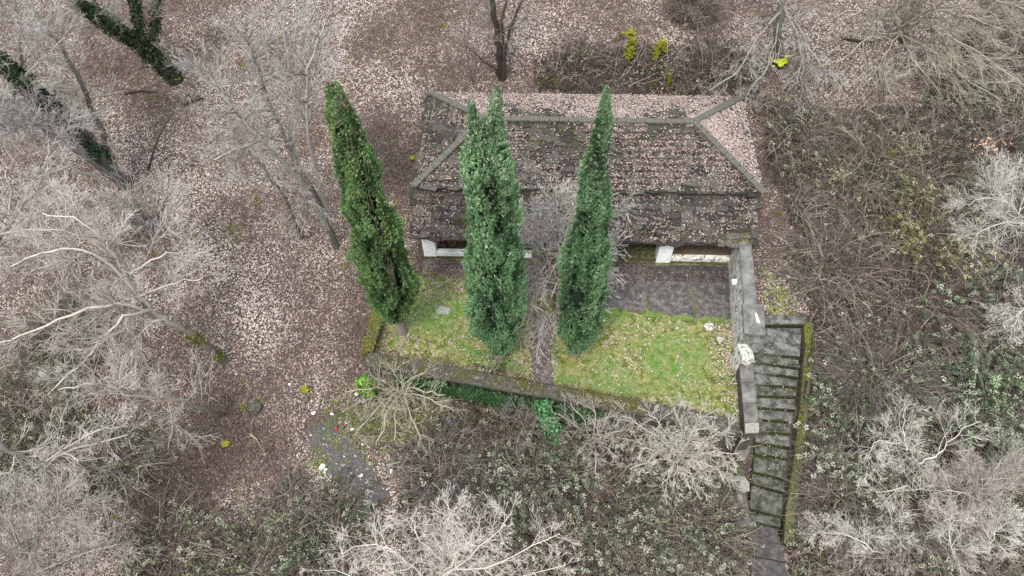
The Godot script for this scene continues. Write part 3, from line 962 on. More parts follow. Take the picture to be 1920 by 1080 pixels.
func church() -> void:
	rng.seed = 505
	for i in 8:
		var w: float = [0.32, 0.44, 0.5, 0.56, 0.66, 0.78, 0.6, 0.40][i]
		var poly := PackedVector2Array()
		var h := w * 0.5
		var cut := rng.randf_range(0.02, 0.09)
		for p in [Vector2(-h, -0.46), Vector2(h, -0.46), Vector2(h, -cut), Vector2(h - cut * rng.randf_range(0.6, 1.4), 0.0), Vector2(rng.randf_range(-0.1, 0.1), rng.randf_range(-0.02, 0.05)), Vector2(-h + cut * rng.randf(), 0.01), Vector2(-h, -cut * rng.randf_range(0.4, 1.0))]:
			poly.append(p + Vector2(rng.randf_range(-0.03, 0.03), rng.randf_range(-0.035, 0.035)))
		slab_meshes.append([block(poly, 0.035, -0.03, 0.01), w])
	var o := thing("village_church", "low stone church with leaf-strewn slate hip roof and white porch", "church", FL, -TURN)
	put("wall", local_box(0.4, 13.85, 0.3, 5.4, -0.4, 2.72), M.rubble, o)
	put("porch_back_wall", local_box(0.45, 13.8, 0.22, 0.297, 0.0, 2.5), M.limewash, o)
	var door := put("door", local_box(6.4, 7.4, 0.14, 0.217, 0.2, 1.95), M.wood, o)
	put("handle", local_box(7.22, 7.28, 0.10, 0.138, 1.0, 1.14, 0.004), M.iron, door)
	put("porch_floor", local_box(0.3, 13.7, -1.44, 0.2, -0.3, 0.16), M.mossy, o)
	put("threshold", local_box(5.2, 10.2, -1.62, -1.443, -0.3, 0.12, 0.03), M.mossy, o)
	# white parapets and pillars, whitewash worn off at the foot
	for e in [[0.23, 4.9], [10.86, 13.55]]:
		var poly := strip_poly(Vector2(e[0], 1.30), Vector2(e[1], 1.30), Vector2(e[0], 1.52), Vector2(e[1], 1.52), 0.012)
		put("parapet", block(poly, 0.40 if e[0] < 5.0 else 0.36, 0.13, 0.035), M.limewash if e[0] > 5.0 else M.white, o)
		put("parapet_foot", block(strip_poly(Vector2(e[0], 1.31), Vector2(e[1], 1.31), Vector2(e[0], 1.56), Vector2(e[1], 1.56), 0.03), 0.13, -0.3, 0.05), M.mossy, o)
	for e in [[0.2, 0.74], [10.26, 10.86], [13.5, 13.72]]:
		put("pillar", local_box(e[0], e[1], -1.54, -1.02, 0.02, 1.72, 0.025), M.white if e[0] < 13 else M.limewash, o)
	put("beam", local_box(0.1, 13.85, -1.42, -1.2, 1.722, 1.86), M.dark_board, o)
	# porch roof
	var pr := MB.new()
	var pe := 1.80
	var pt := 2.60
	var ends := []
	for u in [-0.02, 14.08]:
		ends.append([Vector3(u, pe - 0.1, 1.86), Vector3(u, pe, 1.86), Vector3(u, pt, -0.18), Vector3(u, pt - 0.1, -0.18)])
	for i in 4:
		var j := (i + 1) % 4
		pr.quad(ends[0][i], ends[0][j], ends[1][j], ends[1][i])
	pr.quad(ends[0][3], ends[0][2], ends[0][1], ends[0][0])
	pr.quad(ends[1][0], ends[1][1], ends[1][2], ends[1][3])
	var porch := put("porch_roof", pr.mesh(), M.dark, o)
	var rest := PackedFloat32Array()
	var s := Vector3(0, pt - pe, -2.04).normalized()
	lay_slabs(porch, rest, Vector3(0, pe, 1.86), Vector3.RIGHT, s, 14.05, 2.17, 0.0, 0.0, 190)
	# main roof, hipped
	var ey := 2.80
	var ry := 3.90
	var c := [Vector3(0, ey, 0), Vector3(14.25, ey, 0), Vector3(14.25, ey, -5.75), Vector3(0, ey, -5.75)]
	var r0 := Vector3(2.68, ry, -2.88)
	var r1 := Vector3(11.57, ry, -2.88)
	var mr := MB.new()
	mr.quad(c[0], r0, r1, c[1])
	mr.quad(c[2], r1, r0, c[3])
	mr.tri(c[1], r1, c[2])
	mr.tri(c[3], r0, c[0])
	var dn := Vector3(0, -0.1, 0)
	for i in 4:
		var j := (i + 1) % 4
		mr.quad(c[i], c[j], c[j] + dn, c[i] + dn)
	mr.quad(c[0] + dn, c[1] + dn, c[2] + dn, c[3] + dn)
	var roof := put("main_roof", mr.mesh(), M.dark, o)
	var sf := (Vector3(0, ry - ey, -2.88)).normalized()
	var df := Vector2(ry - ey, 2.88).length()
	lay_slabs(roof, rest, c[0], Vector3.RIGHT, sf, 14.25, df, 2.68 / df, 2.68 / df, 300)
	lay_slabs(roof, rest, c[2], Vector3.LEFT, Vector3(0, ry - ey, 2.87).normalized(), 14.25, df, 2.68 / df, 2.68 / df, 0)
	var ds := Vector2(ry - ey, 2.68).length()
	lay_slabs(roof, rest, c[1], Vector3(0, 0, -1), Vector3(-2.68, ry - ey, 0).normalized(), 5.75, ds, 2.88 / ds, 2.87 / ds, 0)
	lay_slabs(roof, rest, c[3], Vector3(0, 0, 1), Vector3(2.68, ry - ey, 0).normalized(), 5.75, ds, 2.87 / ds, 2.88 / ds, 0)
	var sm: StandardMaterial3D = M.slate2.duplicate()
	sm.vertex_color_use_as_albedo = true
	scatter("roof_slabs", slab_meshes[3][0], sm, rest, roof)
	caps(roof, r0 + Vector3(0, 0.05, 0), r1 + Vector3(0, 0.05, 0), Vector3(0, 1, -0.12), 0.30, 0.40)
	var nf := Vector3.RIGHT.cross(sf).normalized()
	var nb := Vector3(0, nf.y, -nf.z)
	var nr := Vector3(ry - ey, 2.68, 0).normalized()
	var nl := Vector3(-nr.x, nr.y, 0)
	caps(roof, c[1] + Vector3(0.05, 0.10, 0.05), r1 + Vector3(0, 0.08, 0), nf + nr, 0.29, 0.37)
	caps(roof, c[2] + Vector3(0, 0.10, 0), r1 + Vector3(0, 0.08, 0), nb + nr, 0.30, 0.37)
	caps(roof, c[0] + Vector3(-0.05, 0.10, 0.05), r0 + Vector3(0, 0.08, 0), nf + nl, 0.29, 0.37)
	caps(roof, c[3] + Vector3(0, 0.10, 0), r0 + Vector3(0, 0.08, 0), nb + nl, 0.30, 0.37)
	# moss and leaves lying on the slates
	var faces := [
		[c[0], Vector3.RIGHT, sf, 14.25, df, 2.68 / df, 2.68 / df, 15000, 0.53, 0.36],
		[c[2], Vector3.LEFT, Vector3(0, ry - ey, 2.87).normalized(), 14.25, df, 2.68 / df, 2.68 / df, 17000, 0.82, 0.85],
		[c[1], Vector3(0, 0, -1), Vector3(-2.68, ry - ey, 0).normalized(), 5.75, ds, 2.88 / ds, 2.87 / ds, 6500, 0.80, 1.2],
		[c[3], Vector3(0, 0, 1), Vector3(2.68, ry - ey, 0).normalized(), 5.75, ds, 2.87 / ds, 2.88 / ds, 4200, 0.55, 0.5],
		[Vector3(0, pe, 1.86), Vector3.RIGHT, s, 14.05, 2.17, 0.0, 0.0, 14000, 0.47, 0.32],
	]
	var buf := PackedFloat32Array()
	var mossbuf := PackedFloat32Array()
	var xf := o.transform
	for f in faces:
		var n: Vector3 = f[1].cross(f[2]).normalized()
		for i in f[7]:
			var up: float = rng.randf() * f[4]
			var x := rng.randf_range(f[5] * up, f[3] - f[6] * up)
			var p: Vector3 = f[0] + f[1] * x + f[2] * up + n * 0.0
			var w := xf * p
			var cover: float = f[9] + 0.9 * noise_a.get_noise_3dv(w * 12.0) + 0.5 * noise_b.get_noise_3dv(w * 20.0)
			var lip := fposmod(up + 0.05, 0.285) / 0.285
			if lip < 0.3 and f[8] < 0.8 and rng.randf() < 0.85:
				continue
			if f[8] == 0.82:
				cover += (1.0 - up / f[4]) * 0.9 - 0.6
			if f[8] == 0.53:
				cover += 0.35 * smoothstep(2.6, 0.6, up) + (0.2 if x > 7.0 else 0.0) - 0.15
			if rng.randf() > cover:
				if rng.randf() < 0.25 and noise_b.get_noise_3dv(w * 9.0) > 0.12:
					var k := rng.randf_range(0.04, 0.11)
					push(mossbuf, Basis(Vector3.UP, rng.randf() * TAU).scaled(Vector3(k, k * 0.4, k)), w + xf.basis * n * 0.115, MOSS[rng.randi() % 3].lerp(Color(0.05, 0.06, 0.03), rng.randf_range(0.2, 0.9)))
				continue
			var lift := 0.145 + rng.randf() * 0.035
			push(buf, flat_basis(xf.basis * n, 0.4, 0.06 + 0.055 * rng.randf()), w + xf.basis * n * lift, leaf_colour(f[8] + 0.02 + rng.randfn() * 0.1))
	tag(scatter("roof_leaf_litter", leaf_mesh(48), M.leaf, buf), "fallen leaves lying on the slate roofs of the church", "leaf litter")
	tag(scatter("roof_moss", M.moss_mesh, M.moss, mossbuf), "dark moss cushions growing on the church slates", "moss")
	# things kept in the porch
	var plank := thing("wooden_bench", "plain brown wooden bench in the church porch behind the white parapet", "bench", o.transform * Vector3(2.2, 0.16, 0.85), -TURN)
	put("seat", block(box_poly(-0.85, 0.85, -0.13, 0.13), 0.42, 0.37, 0.008), M.wood, plank)
	put("seat_joint", block(box_poly(-0.012, 0.012, -0.125, 0.125), 0.424, 0.40, 0.002), M.iron, plank)
	for x in [-0.7, 0.7]:
		put("leg", block(box_poly(x - 0.04, x + 0.04, -0.11, 0.11), 0.37, 0.0, 0.005), M.wood, plank)
	var lat := thing("wooden_lattice", "reddish brown wooden lattice of diagonal slats behind right parapet of porch", "lattice panel", o.transform * Vector3(12.25, 0.162, 0.92), -TURN)
	put("backing_board", block(box_poly(-1.3, 1.25, -0.34, 0.36), 0.12, 0.0, 0.01), M.dark_board, lat)
	for z in [-0.31, 0.33]:
		put("frame_rail", block(box_poly(-1.3, 1.25, z - 0.03, z + 0.03), 0.165, 0.122, 0.005), M.red_wood, lat)
	for i in 10:
		var x := -1.17 + i * 0.26
		var dx := 0.11 if i % 3 != 1 else -0.11
		put("slat", block(PackedVector2Array([Vector2(x - dx - 0.035, 0.25), Vector2(x - dx + 0.035, 0.25), Vector2(x + dx + 0.035, -0.3), Vector2(x + dx - 0.035, -0.28)]), 0.155, 0.122, 0.005), M.red_wood, lat)
	var cl := thing("red_cloth", "small bright red cloth beside the left white porch pillar", "cloth", o.transform * Vector3(0.98, 0.16, 1.05), -TURN)
	var cm := stone(Vector3(0.26, 0.34, 0.2), 91)
	put("cloth_heap", cm, plain(Color(0.55, 0.02, 0.015), 0.7), cl).position = Vector3(0, 0.55, 0)
	put("stool", block(box_poly(-0.16, 0.16, -0.16, 0.16), 0.42, 0.0, 0.01), M.dark, cl)

# ------------------------------------------------------------------ walls
func walls() -> void:
	rng.seed = 909
	var w := thing("boundary_wall", "tall plastered boundary wall with flat coping and slab above gateway", "wall", Vector3(9.2, 0, -15.2))
	var at := Vector2(9.2, -15.2)
	var mv := func(p: PackedVector2Array, c: Vector2) -> PackedVector2Array:
		var q := PackedVector2Array()
		for e in p:
			q.append(e - c)
		return q
	put("plastered_face", block(mv.call(strip_poly(Vector2(9.36, -17.25), Vector2(8.74, -12.95), Vector2(9.80, -17.25), Vector2(9.18, -12.95), 0.025), at), 1.84, -0.7, 0.02), M.old_plaster, w)
	put("coping", block(mv.call(strip_poly(Vector2(9.30, -17.3), Vector2(8.84, -13.85), Vector2(9.84, -17.3), Vector2(9.34, -13.85), 0.02), at), 1.93, 1.842, 0.02), M.concrete, w)
	put("lintel_slab", block(mv.call(PackedVector2Array([Vector2(8.74, -13.84), Vector2(9.54, -13.80), Vector2(9.30, -12.46), Vector2(8.53, -12.54)]), at), 2.06, 1.935, 0.015), M.concrete, w)
	put("gate_bracket", block(mv.call(PackedVector2Array([Vector2(8.66, -12.62), Vector2(9.2, -12.58), Vector2(9.14, -12.26), Vector2(8.6, -12.32)]), at), 1.80, 1.70, 0.015), M.concrete, w)
	var mark := PackedVector2Array([Vector2(9.13, -13.4), Vector2(9.17, -13.42), Vector2(9.20, -13.2), Vector2(9.21, -12.98), Vector2(9.16, -12.98), Vector2(9.15, -13.12), Vector2(9.11, -13.0), Vector2(9.08, -13.02), Vector2(9.11, -13.2)])
	put("white_paint_mark", block(mv.call(mark, at), 2.064, 2.058, 0.001), plain(Color(0.82, 0.83, 0.82), 0.7), w)
	put("water_spout", block(mv.call(box_poly(8.93, 9.22, -15.62, -15.42), at), 1.15, 1.0, 0.02), M.white, w)
	# low wall beside the stairs
	var a2 := Vector2(8.6, -10.9)
	var lw := thing("low_wall", "low wall with stone coping between the lawn and the staircase", "wall", Vector3(8.6, 0, -10.9))
	var body := strip_poly(Vector2(8.62, -12.1), Vector2(8.28, -9.25), Vector2(9.12, -12.1), Vector2(8.72, -9.25), 0.02)
	put("wall_body", block(mv.call(body, a2), 0.62, -2.6, 0.02), M.rubble, lw)
	var cuts := [-12.05, -11.2, -10.35, -9.62, -9.22]
	for i in 4:
		var z0: float = cuts[i]
		var z1: float = cuts[i + 1]
		var xl := func(z: float) -> float: return lerpf(8.60, 8.25, (z + 12.1) / 2.85)
		var p := PackedVector2Array([Vector2(xl.call(z0), z0 + 0.008), Vector2(xl.call(z0) + 0.50, z0 + 0.008), Vector2((xl.call(z0) + xl.call(z1)) * 0.5 + 0.5 + rng.randf_range(-0.02, 0.02), (z0 + z1) * 0.5), Vector2(xl.call(z1) + 0.47, z1 - 0.008), Vector2(xl.call(z1) - 0.02, z1 - 0.008)])
		put("coping_stone", block(mv.call(p, a2), 0.76 - 0.015 * i, 0.622, 0.018), M.concrete if i < 3 else M.stone, lw)
	var mb := MB.new()
	prism(mb, mv.call(PackedVector2Array([Vector2(8.48, -12.55), Vector2(8.86, -12.6), Vector2(9.1, -12.35), Vector2(9.12, -12.07), Vector2(8.86, -11.86), Vector2(8.58, -12.0)]), a2), 1.1, -0.6, 0.05, PackedFloat32Array([1.32, 1.25, 1.05, 0.95, 0.93, 1.22]))
	put("broken_jamb", mb.mesh(), M.old_plaster, lw)
	for i in 5:
		var s := put("loose_stone", stone(Vector3(rng.randf_range(0.16, 0.3), 0.1, rng.randf_range(0.12, 0.2)), 300 + i, 4), M.white if i < 3 else M.stone, lw)
		s.position = Vector3(rng.randf_range(8.66, 9.02) - a2.x, 1.06 - 0.03 * i, -12.2 + 0.07 * i - a2.y)
		s.rotation = Vector3(0.1, rng.randf() * 3.0, 0.1)
	# front retaining wall
	var fw := thing("retaining_wall", "long low retaining wall with mossy coping along the lawn front", "wall", Vector3(1.2, 0, -11.2))
	var a3 := Vector2(1.2, -11.2)
	put("wall_body", block(mv.call(strip_poly(Vector2(-5.7, -13.05), Vector2(8.26, -9.82), Vector2(-5.85, -12.62), Vector2(8.22, -9.40), 0.03), a3), 0.30, -3.2, 0.02), M.rubble, fw)
	var ca := Vector2(-5.66, -13.10)
	var cb := Vector2(8.24, -9.86)
	var da := Vector2(-5.92, -12.56)
	var db := Vector2(8.22, -9.34)
	for i in 9:
		var f0 := i / 9.0
		var f1 := (i + 1) / 9.0 - 0.0006
		put("coping", block(mv.call(strip_poly(ca.lerp(cb, f0), ca.lerp(cb, f1), da.lerp(db, f0), da.lerp(db, f1), 0.012), a3), 0.40 + rng.randf_range(-0.006, 0.006), 0.302, 0.02), M.coping, fw)
	moss_line(fw, [Vector3(-5.75, 0.41, -12.8), Vector3(-1.0, 0.41, -11.75), Vector3(2.0, 0.41, -11.15), Vector3(5.0, 0.41, -10.35)], 0.14, 6500, 0.04, [Color(0.085, 0.085, 0.02), Color(0.045, 0.05, 0.02), Color(0.10, 0.09, 0.03)])
	var sw := thing("side_wall", "short moss covered wall left of the leaning cypress", "wall", Vector3(-5.5, 0, -14.0))
	var a4 := Vector2(-5.5, -14.0)
	put("wall_body", block(mv.call(strip_poly(Vector2(-5.62, -15.3), Vector2(-5.98, -13.12), Vector2(-5.22, -15.3), Vector2(-5.50, -13.12), 0.04), a4), 0.46, -1.2, 0.03), M.mossy, sw)
	moss_line(sw, [Vector3(-5.45, 0.47, -15.25), Vector3(-5.8, 0.47, -13.15)], 0.13, 1300, 0.055, [Color(0.14, 0.14, 0.02), Color(0.085, 0.09, 0.02), Color(0.06, 0.055, 0.03)])

# ------------------------------------------------------------------ stairs
func stairs() -> void:
	rng.seed = 1212
	var l := [Vector2(9.78, -12.91), Vector2(9.75, -12.54), Vector2(9.72, -12.21), Vector2(9.65, -11.76), Vector2(9.58, -11.33), Vector2(9.52, -10.92), Vector2(9.44, -10.52), Vector2(9.38, -10.06), Vector2(9.30, -9.68), Vector2(9.24, -9.27), Vector2(9.06, -8.64), Vector2(9.0, -8.20), Vector2(8.74, -7.33), Vector2(8.62, -6.95)]
	var r := [Vector2(11.30, -12.62), Vector2(11.24, -12.24), Vector2(11.17, -11.91), Vector2(11.08, -11.58), Vector2(11.0, -11.23), Vector2(10.9, -10.76), Vector2(10.74, -10.33), Vector2(10.65, -9.92), Vector2(10.53, -9.45), Vector2(10.43, -9.07), Vector2(10.21, -8.32), Vector2(10.10, -7.87), Vector2(9.84, -7.01), Vector2(9.75, -6.68)]
	var base := Vector3(10.2, -2.4, -9.8)
	var o := thing("stone_staircase", "steep mossy stone staircase descending beside the low wall", "staircase", base)
	var rel := func(p: PackedVector2Array) -> PackedVector2Array:
		var q := PackedVector2Array()
		for e in p:
			q.append(e - Vector2(base.x, base.z))
		return q
	var landing := strip_poly(Vector2(9.15, -14.0), Vector2(11.72, -13.95), Vector2(9.10, -12.9), Vector2(11.30, -12.63), 0.015)
	put("landing", block(rel.call(landing), 0.0 - base.y, -0.8 - base.y, 0.02), M.step, o)
	put("top_ledge", block(rel.call(strip_poly(Vector2(9.7, -14.42), Vector2(11.9, -14.38), Vector2(9.6, -14.01), Vector2(11.8, -13.955), 0.02)), 0.26 - base.y, -0.8 - base.y, 0.03), M.step, o)
	for i in range(1, 14):
		var gap := Vector2(0, 0.004)
		var wl := -0.45 if i < 8 else -0.02
		var poly := strip_poly(l[i - 1] + Vector2(wl, -0.03), r[i - 1] + Vector2(0.03, -0.03), l[i] + Vector2(wl, 0) - gap, r[i] + Vector2(0.03, 0) - gap, 0.014)
		put("step", block(rel.call(poly), -0.17 * i - base.y - rng.randf_range(0.0, 0.02), -0.17 * i - 0.7 - base.y, 0.022), M.step if i % 3 != 1 and i < 9 else M.step_worn, o)
	for i in 13:
		var rp := strip_poly(l[i] + Vector2(0.0 if i < 7 else 0.0, 0.0), r[i] + Vector2(0.02, 0), l[i] + Vector2(0, 0.03), r[i] + Vector2(0.02, 0.035), 0.006)
		put("riser", block(rel.call(rp), -0.17 * i - 0.035 - base.y, -0.17 * (i + 1) - 0.1 - base.y, 0.008), M.riser, o)
		var wet := strip_poly(l[i] + Vector2(0, 0.03), r[i] + Vector2(0.02, 0.035), l[i] + Vector2(0, 0.055), r[i] + Vector2(0.02, 0.065), 0.02)
		put("damp_strip", block(rel.call(wet), -0.17 * (i + 1) + 0.006 - base.y, -0.17 * (i + 1) - 0.1 - base.y, 0.003), M.riser, o)
	put("riser", block(rel.call(strip_poly(Vector2(9.66, -14.0), Vector2(11.75, -13.95), Vector2(9.66, -13.96), Vector2(11.74, -13.9), 0.01)), 0.22 - base.y, -0.2 - base.y, 0.01), M.riser, o)
	var buf := PackedFloat32Array()
	for i in range(-1, 14):
		for k in 420:
			var f := rng.randf()
			var q: Vector2
			var y := -0.17 * i
			var drop := 0.17
			if i < 0:
				q = Vector2(9.7, -14.0).lerp(Vector2(11.75, -13.95), f)
				y = 0.24
				drop = 0.25
			else:
				q = l[i].lerp(r[i], f)
			if noise_b.get_noise_3d(q.x * 25.0, y * 25.0, q.y * 25.0) < -0.05 and i >= 0:
				continue
			var s := rng.randf_range(0.02, 0.045)
			var dn := rng.randf()
			push(buf, Basis(Vector3.UP, rng.randf() * TAU).scaled(Vector3(s, s * 0.7, s)), Vector3(q.x + rng.randfn() * 0.01, y - 0.01 - dn * drop, q.y + 0.01 + 0.03 * dn) - base, MOSS[rng.randi() % 3].lerp(Color(0.022, 0.03, 0.012), rng.randf_range(0.5, 1.0)))
	scatter("moss", M.moss_mesh, M.moss, buf, o)
	var foot := Node3D.new()
	foot.name = "stone_path"
	foot.set_meta("kind", "structure")
	add_child(foot)
	for i in 4:
		var z0 := -6.98 + 1.25 * i
		var a0 := Vector2(8.58 - 0.10 * i, z0)
		var b0 := Vector2(9.72 - 0.02 * i, z0 + 0.3)
		var a1 := a0 + Vector2(-0.10, 1.24)
		var b1 := b0 + Vector2(-0.02, 1.22)
		put("path_slab", block(strip_poly(a0, b0, a1, b1, 0.03), -2.36 - 0.09 * i, -3.4, 0.02), M.wet_paving, foot)
	# kerb wall on the far side
	var k0 := Vector2(11.72, -14.05)
	var k1 := Vector2(9.80, -6.2)
	var poly := PackedVector2Array()
	var tops := PackedFloat32Array()
	for side in 2:
		for i in 21:
			var f := i / 20.0 if side == 0 else 1.0 - i / 20.0
			var q := k0.lerp(k1, f) + Vector2(sin(f * PI) * 0.10, 0)
			poly.append(q + (Vector2(0.02, 0) if side == 0 else Vector2(0.36, 0.06)) + Vector2(rng.randf_range(-0.03, 0.03), 0))
			var hz := 0.30 if q.y < -13.0 else 0.22 - (q.y + 12.9) * 0.40
			tops.append(maxf(-2.15, hz) + rng.randf_range(-0.03, 0.03))
	var kb := thing("kerb_wall", "moss topped sloping kerb wall on the right side of staircase", "wall", Vector3(10.8, -2.0, -10.0))
	var rp := PackedVector2Array()
	var rt := PackedFloat32Array()
	var line := []
	for i in poly.size():
		rp.append(poly[i] - Vector2(10.8, -10.0))
		rt.append(tops[i] + 2.0)
		if i < 21:
			line.append(Vector3(poly[i].x + 0.1, tops[i] + 0.0, poly[i].y))
	var mb := MB.new()
	prism(mb, rp, 0.0, -1.6, 0.03, rt)
	put("wall_body", mb.mesh(), M.mossy, kb)
	moss_line(kb, line, 0.05, 2600, 0.045, [Color(0.10, 0.11, 0.018), Color(0.05, 0.058, 0.016), Color(0.17, 0.165, 0.03)])
	# rough stones left of the lower flight
	var spots := [[Vector2(8.62, -9.30), 0.8], [Vector2(8.33, -8.82), 0.28], [Vector2(8.45, -8.14), 0.75], [Vector2(8.11, -8.50), 0.3], [Vector2(8.39, -7.70), 0.35], [Vector2(8.09, -7.66), 0.25], [Vector2(8.51, -7.42), 0.3], [Vector2(7.82, -8.39), 0.45]]
	var lab := ["grey rectangular stone beside the staircase just below the retaining wall end", "small round pale stone beside the staircase under the grey block", "large square grey stone left of the lower stair flight", "small pale stone above the square grey stone by the stairs", "flat whitish stone below the square grey stone by the stairs", "tiny yellowish stone left of the flat whitish stone", "small grey stone touching the lower stair edge", "brown mossy boulder farthest from the staircase edge"]
	for i in spots.size():
		var q: Vector2 = spots[i][0]
		var k: float = spots[i][1]
		var st := put("rough_stone", stone(Vector3(k * 0.8, k * 0.6, k), 800 + i, 5), M.stone if i % 3 else M.concrete)
		st.position = Vector3(q.x, gh(q.x, q.y) + 0.2 * k + 0.15, q.y)
		st.rotation.y = rng.randf_range(-0.3, 0.3)
		tag(st, lab[i], "stone", "rough stones beside the stairs")
	var q0: Vector2 = Vector2(8.49, -7.14)
	var bl := put("concrete_block", block(PackedVector2Array([Vector2(-0.4, -0.75), Vector2(0.32, -0.7), Vector2(0.3, 0.1), Vector2(0.36, 0.7), Vector2(-0.3, 0.72), Vector2(-0.42, 0.0)]), 0.35, -0.5, 0.04), M.concrete)
	bl.position = Vector3(q0.x - 0.1, gh(q0.x, q0.y), q0.y - 0.2)
	tag(bl, "long flat concrete block beside the foot of the staircase", "block")

# ------------------------------------------------------------------ vegetation
func vegetation() -> void:
	var blue := [Color(0.040, 0.098, 0.045), Color(0.20, 0.36, 0.175), Color(0.50, 0.60, 0.40)]
	var olive := [Color(0.036, 0.090, 0.034), Color(0.185, 0.325, 0.12), Color(0.46, 0.47, 0.26)]
	cypress("leftmost cypress with bare brown branches showing through its side", Vector3(-4.5, 0, -14.2), Vector3(0.0, 0, -0.1), 12.4, [0.40, 0.80, 0.95, 0.92, 0.86, 0.78, 0.70, 0.62, 0.54, 0.42, 0.16], [], 1.2, olive, 28000, 31, 1.0)
	cypress("middle cypress with a crown splitting into three pointed tips", Vector3(-0.55, 0, -12.95), Vector3(0, 0, 0), 13.3, [0.34, 0.74, 0.94, 0.98, 0.95, 0.88, 0.80, 0.74, 0.70, 0.66, 0.62], [[-0.34, 13.0, 0.1, 0.26], [0.30, 13.4, -0.05, 0.30], [0.0, 12.5, 0.25, 0.34]], 0.72, blue, 32000, 47)
	cypress("rightmost cypress with a single slender pale green tip", Vector3(2.4, 0, -13.0), Vector3(0.0, 0, -0.1), 13.1, [0.32, 0.74, 0.85, 0.82, 0.74, 0.66, 0.56, 0.44, 0.32, 0.19, 0.0], [], 0.6, blue, 26000, 59)

	var dark := Color(0.075, 0.062, 0.05)
	var brown := Color(0.15, 0.125, 0.105)
	# --- upper left: ivy-clad tree
	var p1 := [Vector3(-15.97, 2.34, -27.30), Vector3(-16.37, 3.42, -27.20), Vector3(-16.67, 4.45, -27.10), Vector3(-17.50, 5.47, -27.20), Vector3(-18.26, 6.42, -27.40), Vector3(-18.67, 7.62, -27.50)]
	var p2 := [Vector3(-16.67, 4.45, -27.10), Vector3(-16.36, 5.71, -27.20), Vector3(-16.06, 6.99, -27.60)]
	var p3 := [Vector3(-16.21, 4.67, -27.30), Vector3(-15.55, 5.95, -27.60), Vector3(-15.02, 6.96, -28.00)]
	var p4 := [Vector3(-16.26, 3.66, -27.20), Vector3(-16.94, 5.13, -26.80), Vector3(-17.36, 6.30, -26.20), Vector3(-17.59, 7.45, -26.00)]
	var t := tree("ivy_clad_tree", "dark ivy covered tree leaning left at the upper left", "tree", [{"p": p1, "r": 0.30, "e": 0.12}, {"p": p2, "r": 0.16, "e": 0.08}, {"p": p3, "r": 0.15, "e": 0.07}, {"p": p4, "r": 0.14, "e": 0.06}], opts({"col": Color(0.10, 0.085, 0.068), "tip": Color(0.33, 0.31, 0.28), "n1": 4.0, "len1": 1.7, "fade": 0.15}))
	clothe(t, "ivy", p1, 0.36, 0.2, 420, M.ivy, 0.34, [Color(0.018, 0.04, 0.016), Color(0.04, 0.07, 0.03), Color(0.03, 0.03, 0.02)], t.position)
	clothe(t, "ivy", p4, 0.25, 0.18, 240, M.ivy, 0.30, [Color(0.018, 0.04, 0.016), Color(0.05, 0.075, 0.035)], t.position)
	clothe(t, "ivy", p2, 0.25, 0.18, 120, M.ivy, 0.30, [Color(0.018, 0.04, 0.016), Color(0.04, 0.06, 0.03)], t.position)
	clothe(t, "ivy", p3, 0.22, 0.16, 130, M.ivy, 0.28, [Color(0.018, 0.04, 0.016), Color(0.04, 0.06, 0.03)], t.position)
	moss_line(t, [p1[0] + Vector3(0, 0.35, 0), p1[0] + Vector3(0.5, 0.2, 0.2)], 0.15, 160, 0.16)
	# --- left edge: ivy-clad leaning tree and slim neighbours
	var q1 := [Vector3(-17.51, 1.04, -21.80), Vector3(-17.67, 2.69, -21.70), Vector3(-17.95, 4.10, -21.70), Vector3(-18.19, 5.78, -21.60), Vector3(-18.55, 7.10, -21.60), Vector3(-18.98, 8.32, -21.60)]
	t = tree("ivy_clad_tree", "stout ivy covered tree leaning left at the left edge", "tree", [{"p": q1, "r": 0.30, "e": 0.15}, {"p": [Vector3(-17.67, 2.69, -21.70), Vector3(-18.35, 4.29, -21.20), Vector3(-18.45, 6.08, -20.80), Vector3(-18.69, 7.71, -20.40)], "r": 0.15, "e": 0.05}, {"p": [Vector3(-17.95, 4.10, -21.70), Vector3(-17.51, 4.70, -22.00), Vector3(-17.48, 5.61, -22.40)], "r": 0.11, "e": 0.06}], opts({"col": Color(0.12, 0.105, 0.09), "n1": 3.4, "from": 0.25}))
	clothe(t, "ivy", [q1[1], q1[2], q1[3]], 0.33, 0.25, 260, M.ivy, 0.30, [Color(0.018, 0.04, 0.016), Color(0.045, 0.075, 0.035)], t.position)
	clothe(t, "ivy", [q1[3], q1[4], q1[5]], 0.3, 0.25, 360, M.ivy, 0.34, [Color(0.018, 0.04, 0.016), Color(0.05, 0.08, 0.035)], t.position)
	tree("bare_tree", "slim pale tree standing between the two ivy covered trees", "tree", [{"p": [Vector3(-18.51, 1.69, -23.40), Vector3(-17.93, 4.29, -23.30), Vector3(-17.60, 6.35, -23.30), Vector3(-17.46, 8.04, -23.20), Vector3(-17.66, 9.39, -23.20)], "r": 0.15, "e": 0.04}], opts({"n1": 4.0, "len1": 1.5, "from": 0.2}))
	tree("bare_tree", "slender grey tree with steep forked stems at the left edge", "tree", [{"p": [Vector3(-17.03, 1.65, -21.00), Vector3(-17.59, 4.10, -20.60), Vector3(-18.12, 5.98, -20.30), Vector3(-18.59, 7.75, -20.20)], "r": 0.13, "e": 0.04}, {"p": [Vector3(-17.10, 2.54, -20.40), Vector3(-17.64, 4.31, -19.80), Vector3(-18.10, 6.34, -19.20), Vector3(-18.51, 7.87, -18.80)], "r": 0.1, "e": 0.03}], opts({"n1": 5.0, "len1": 1.7}))
	tree("bare_sapling", "thin dark sapling leaning right among leaves left of tall pale tree", "sapling", [{"p": [Vector3(-16.21, 1.83, -22.00), Vector3(-15.03, 3.57, -22.00), Vector3(-13.69, 4.97, -22.20)], "r": 0.06, "e": 0.015}], opts({"levels": 2, "n1": 4.0, "len1": 0.8, "col": dark, "tip": brown}))
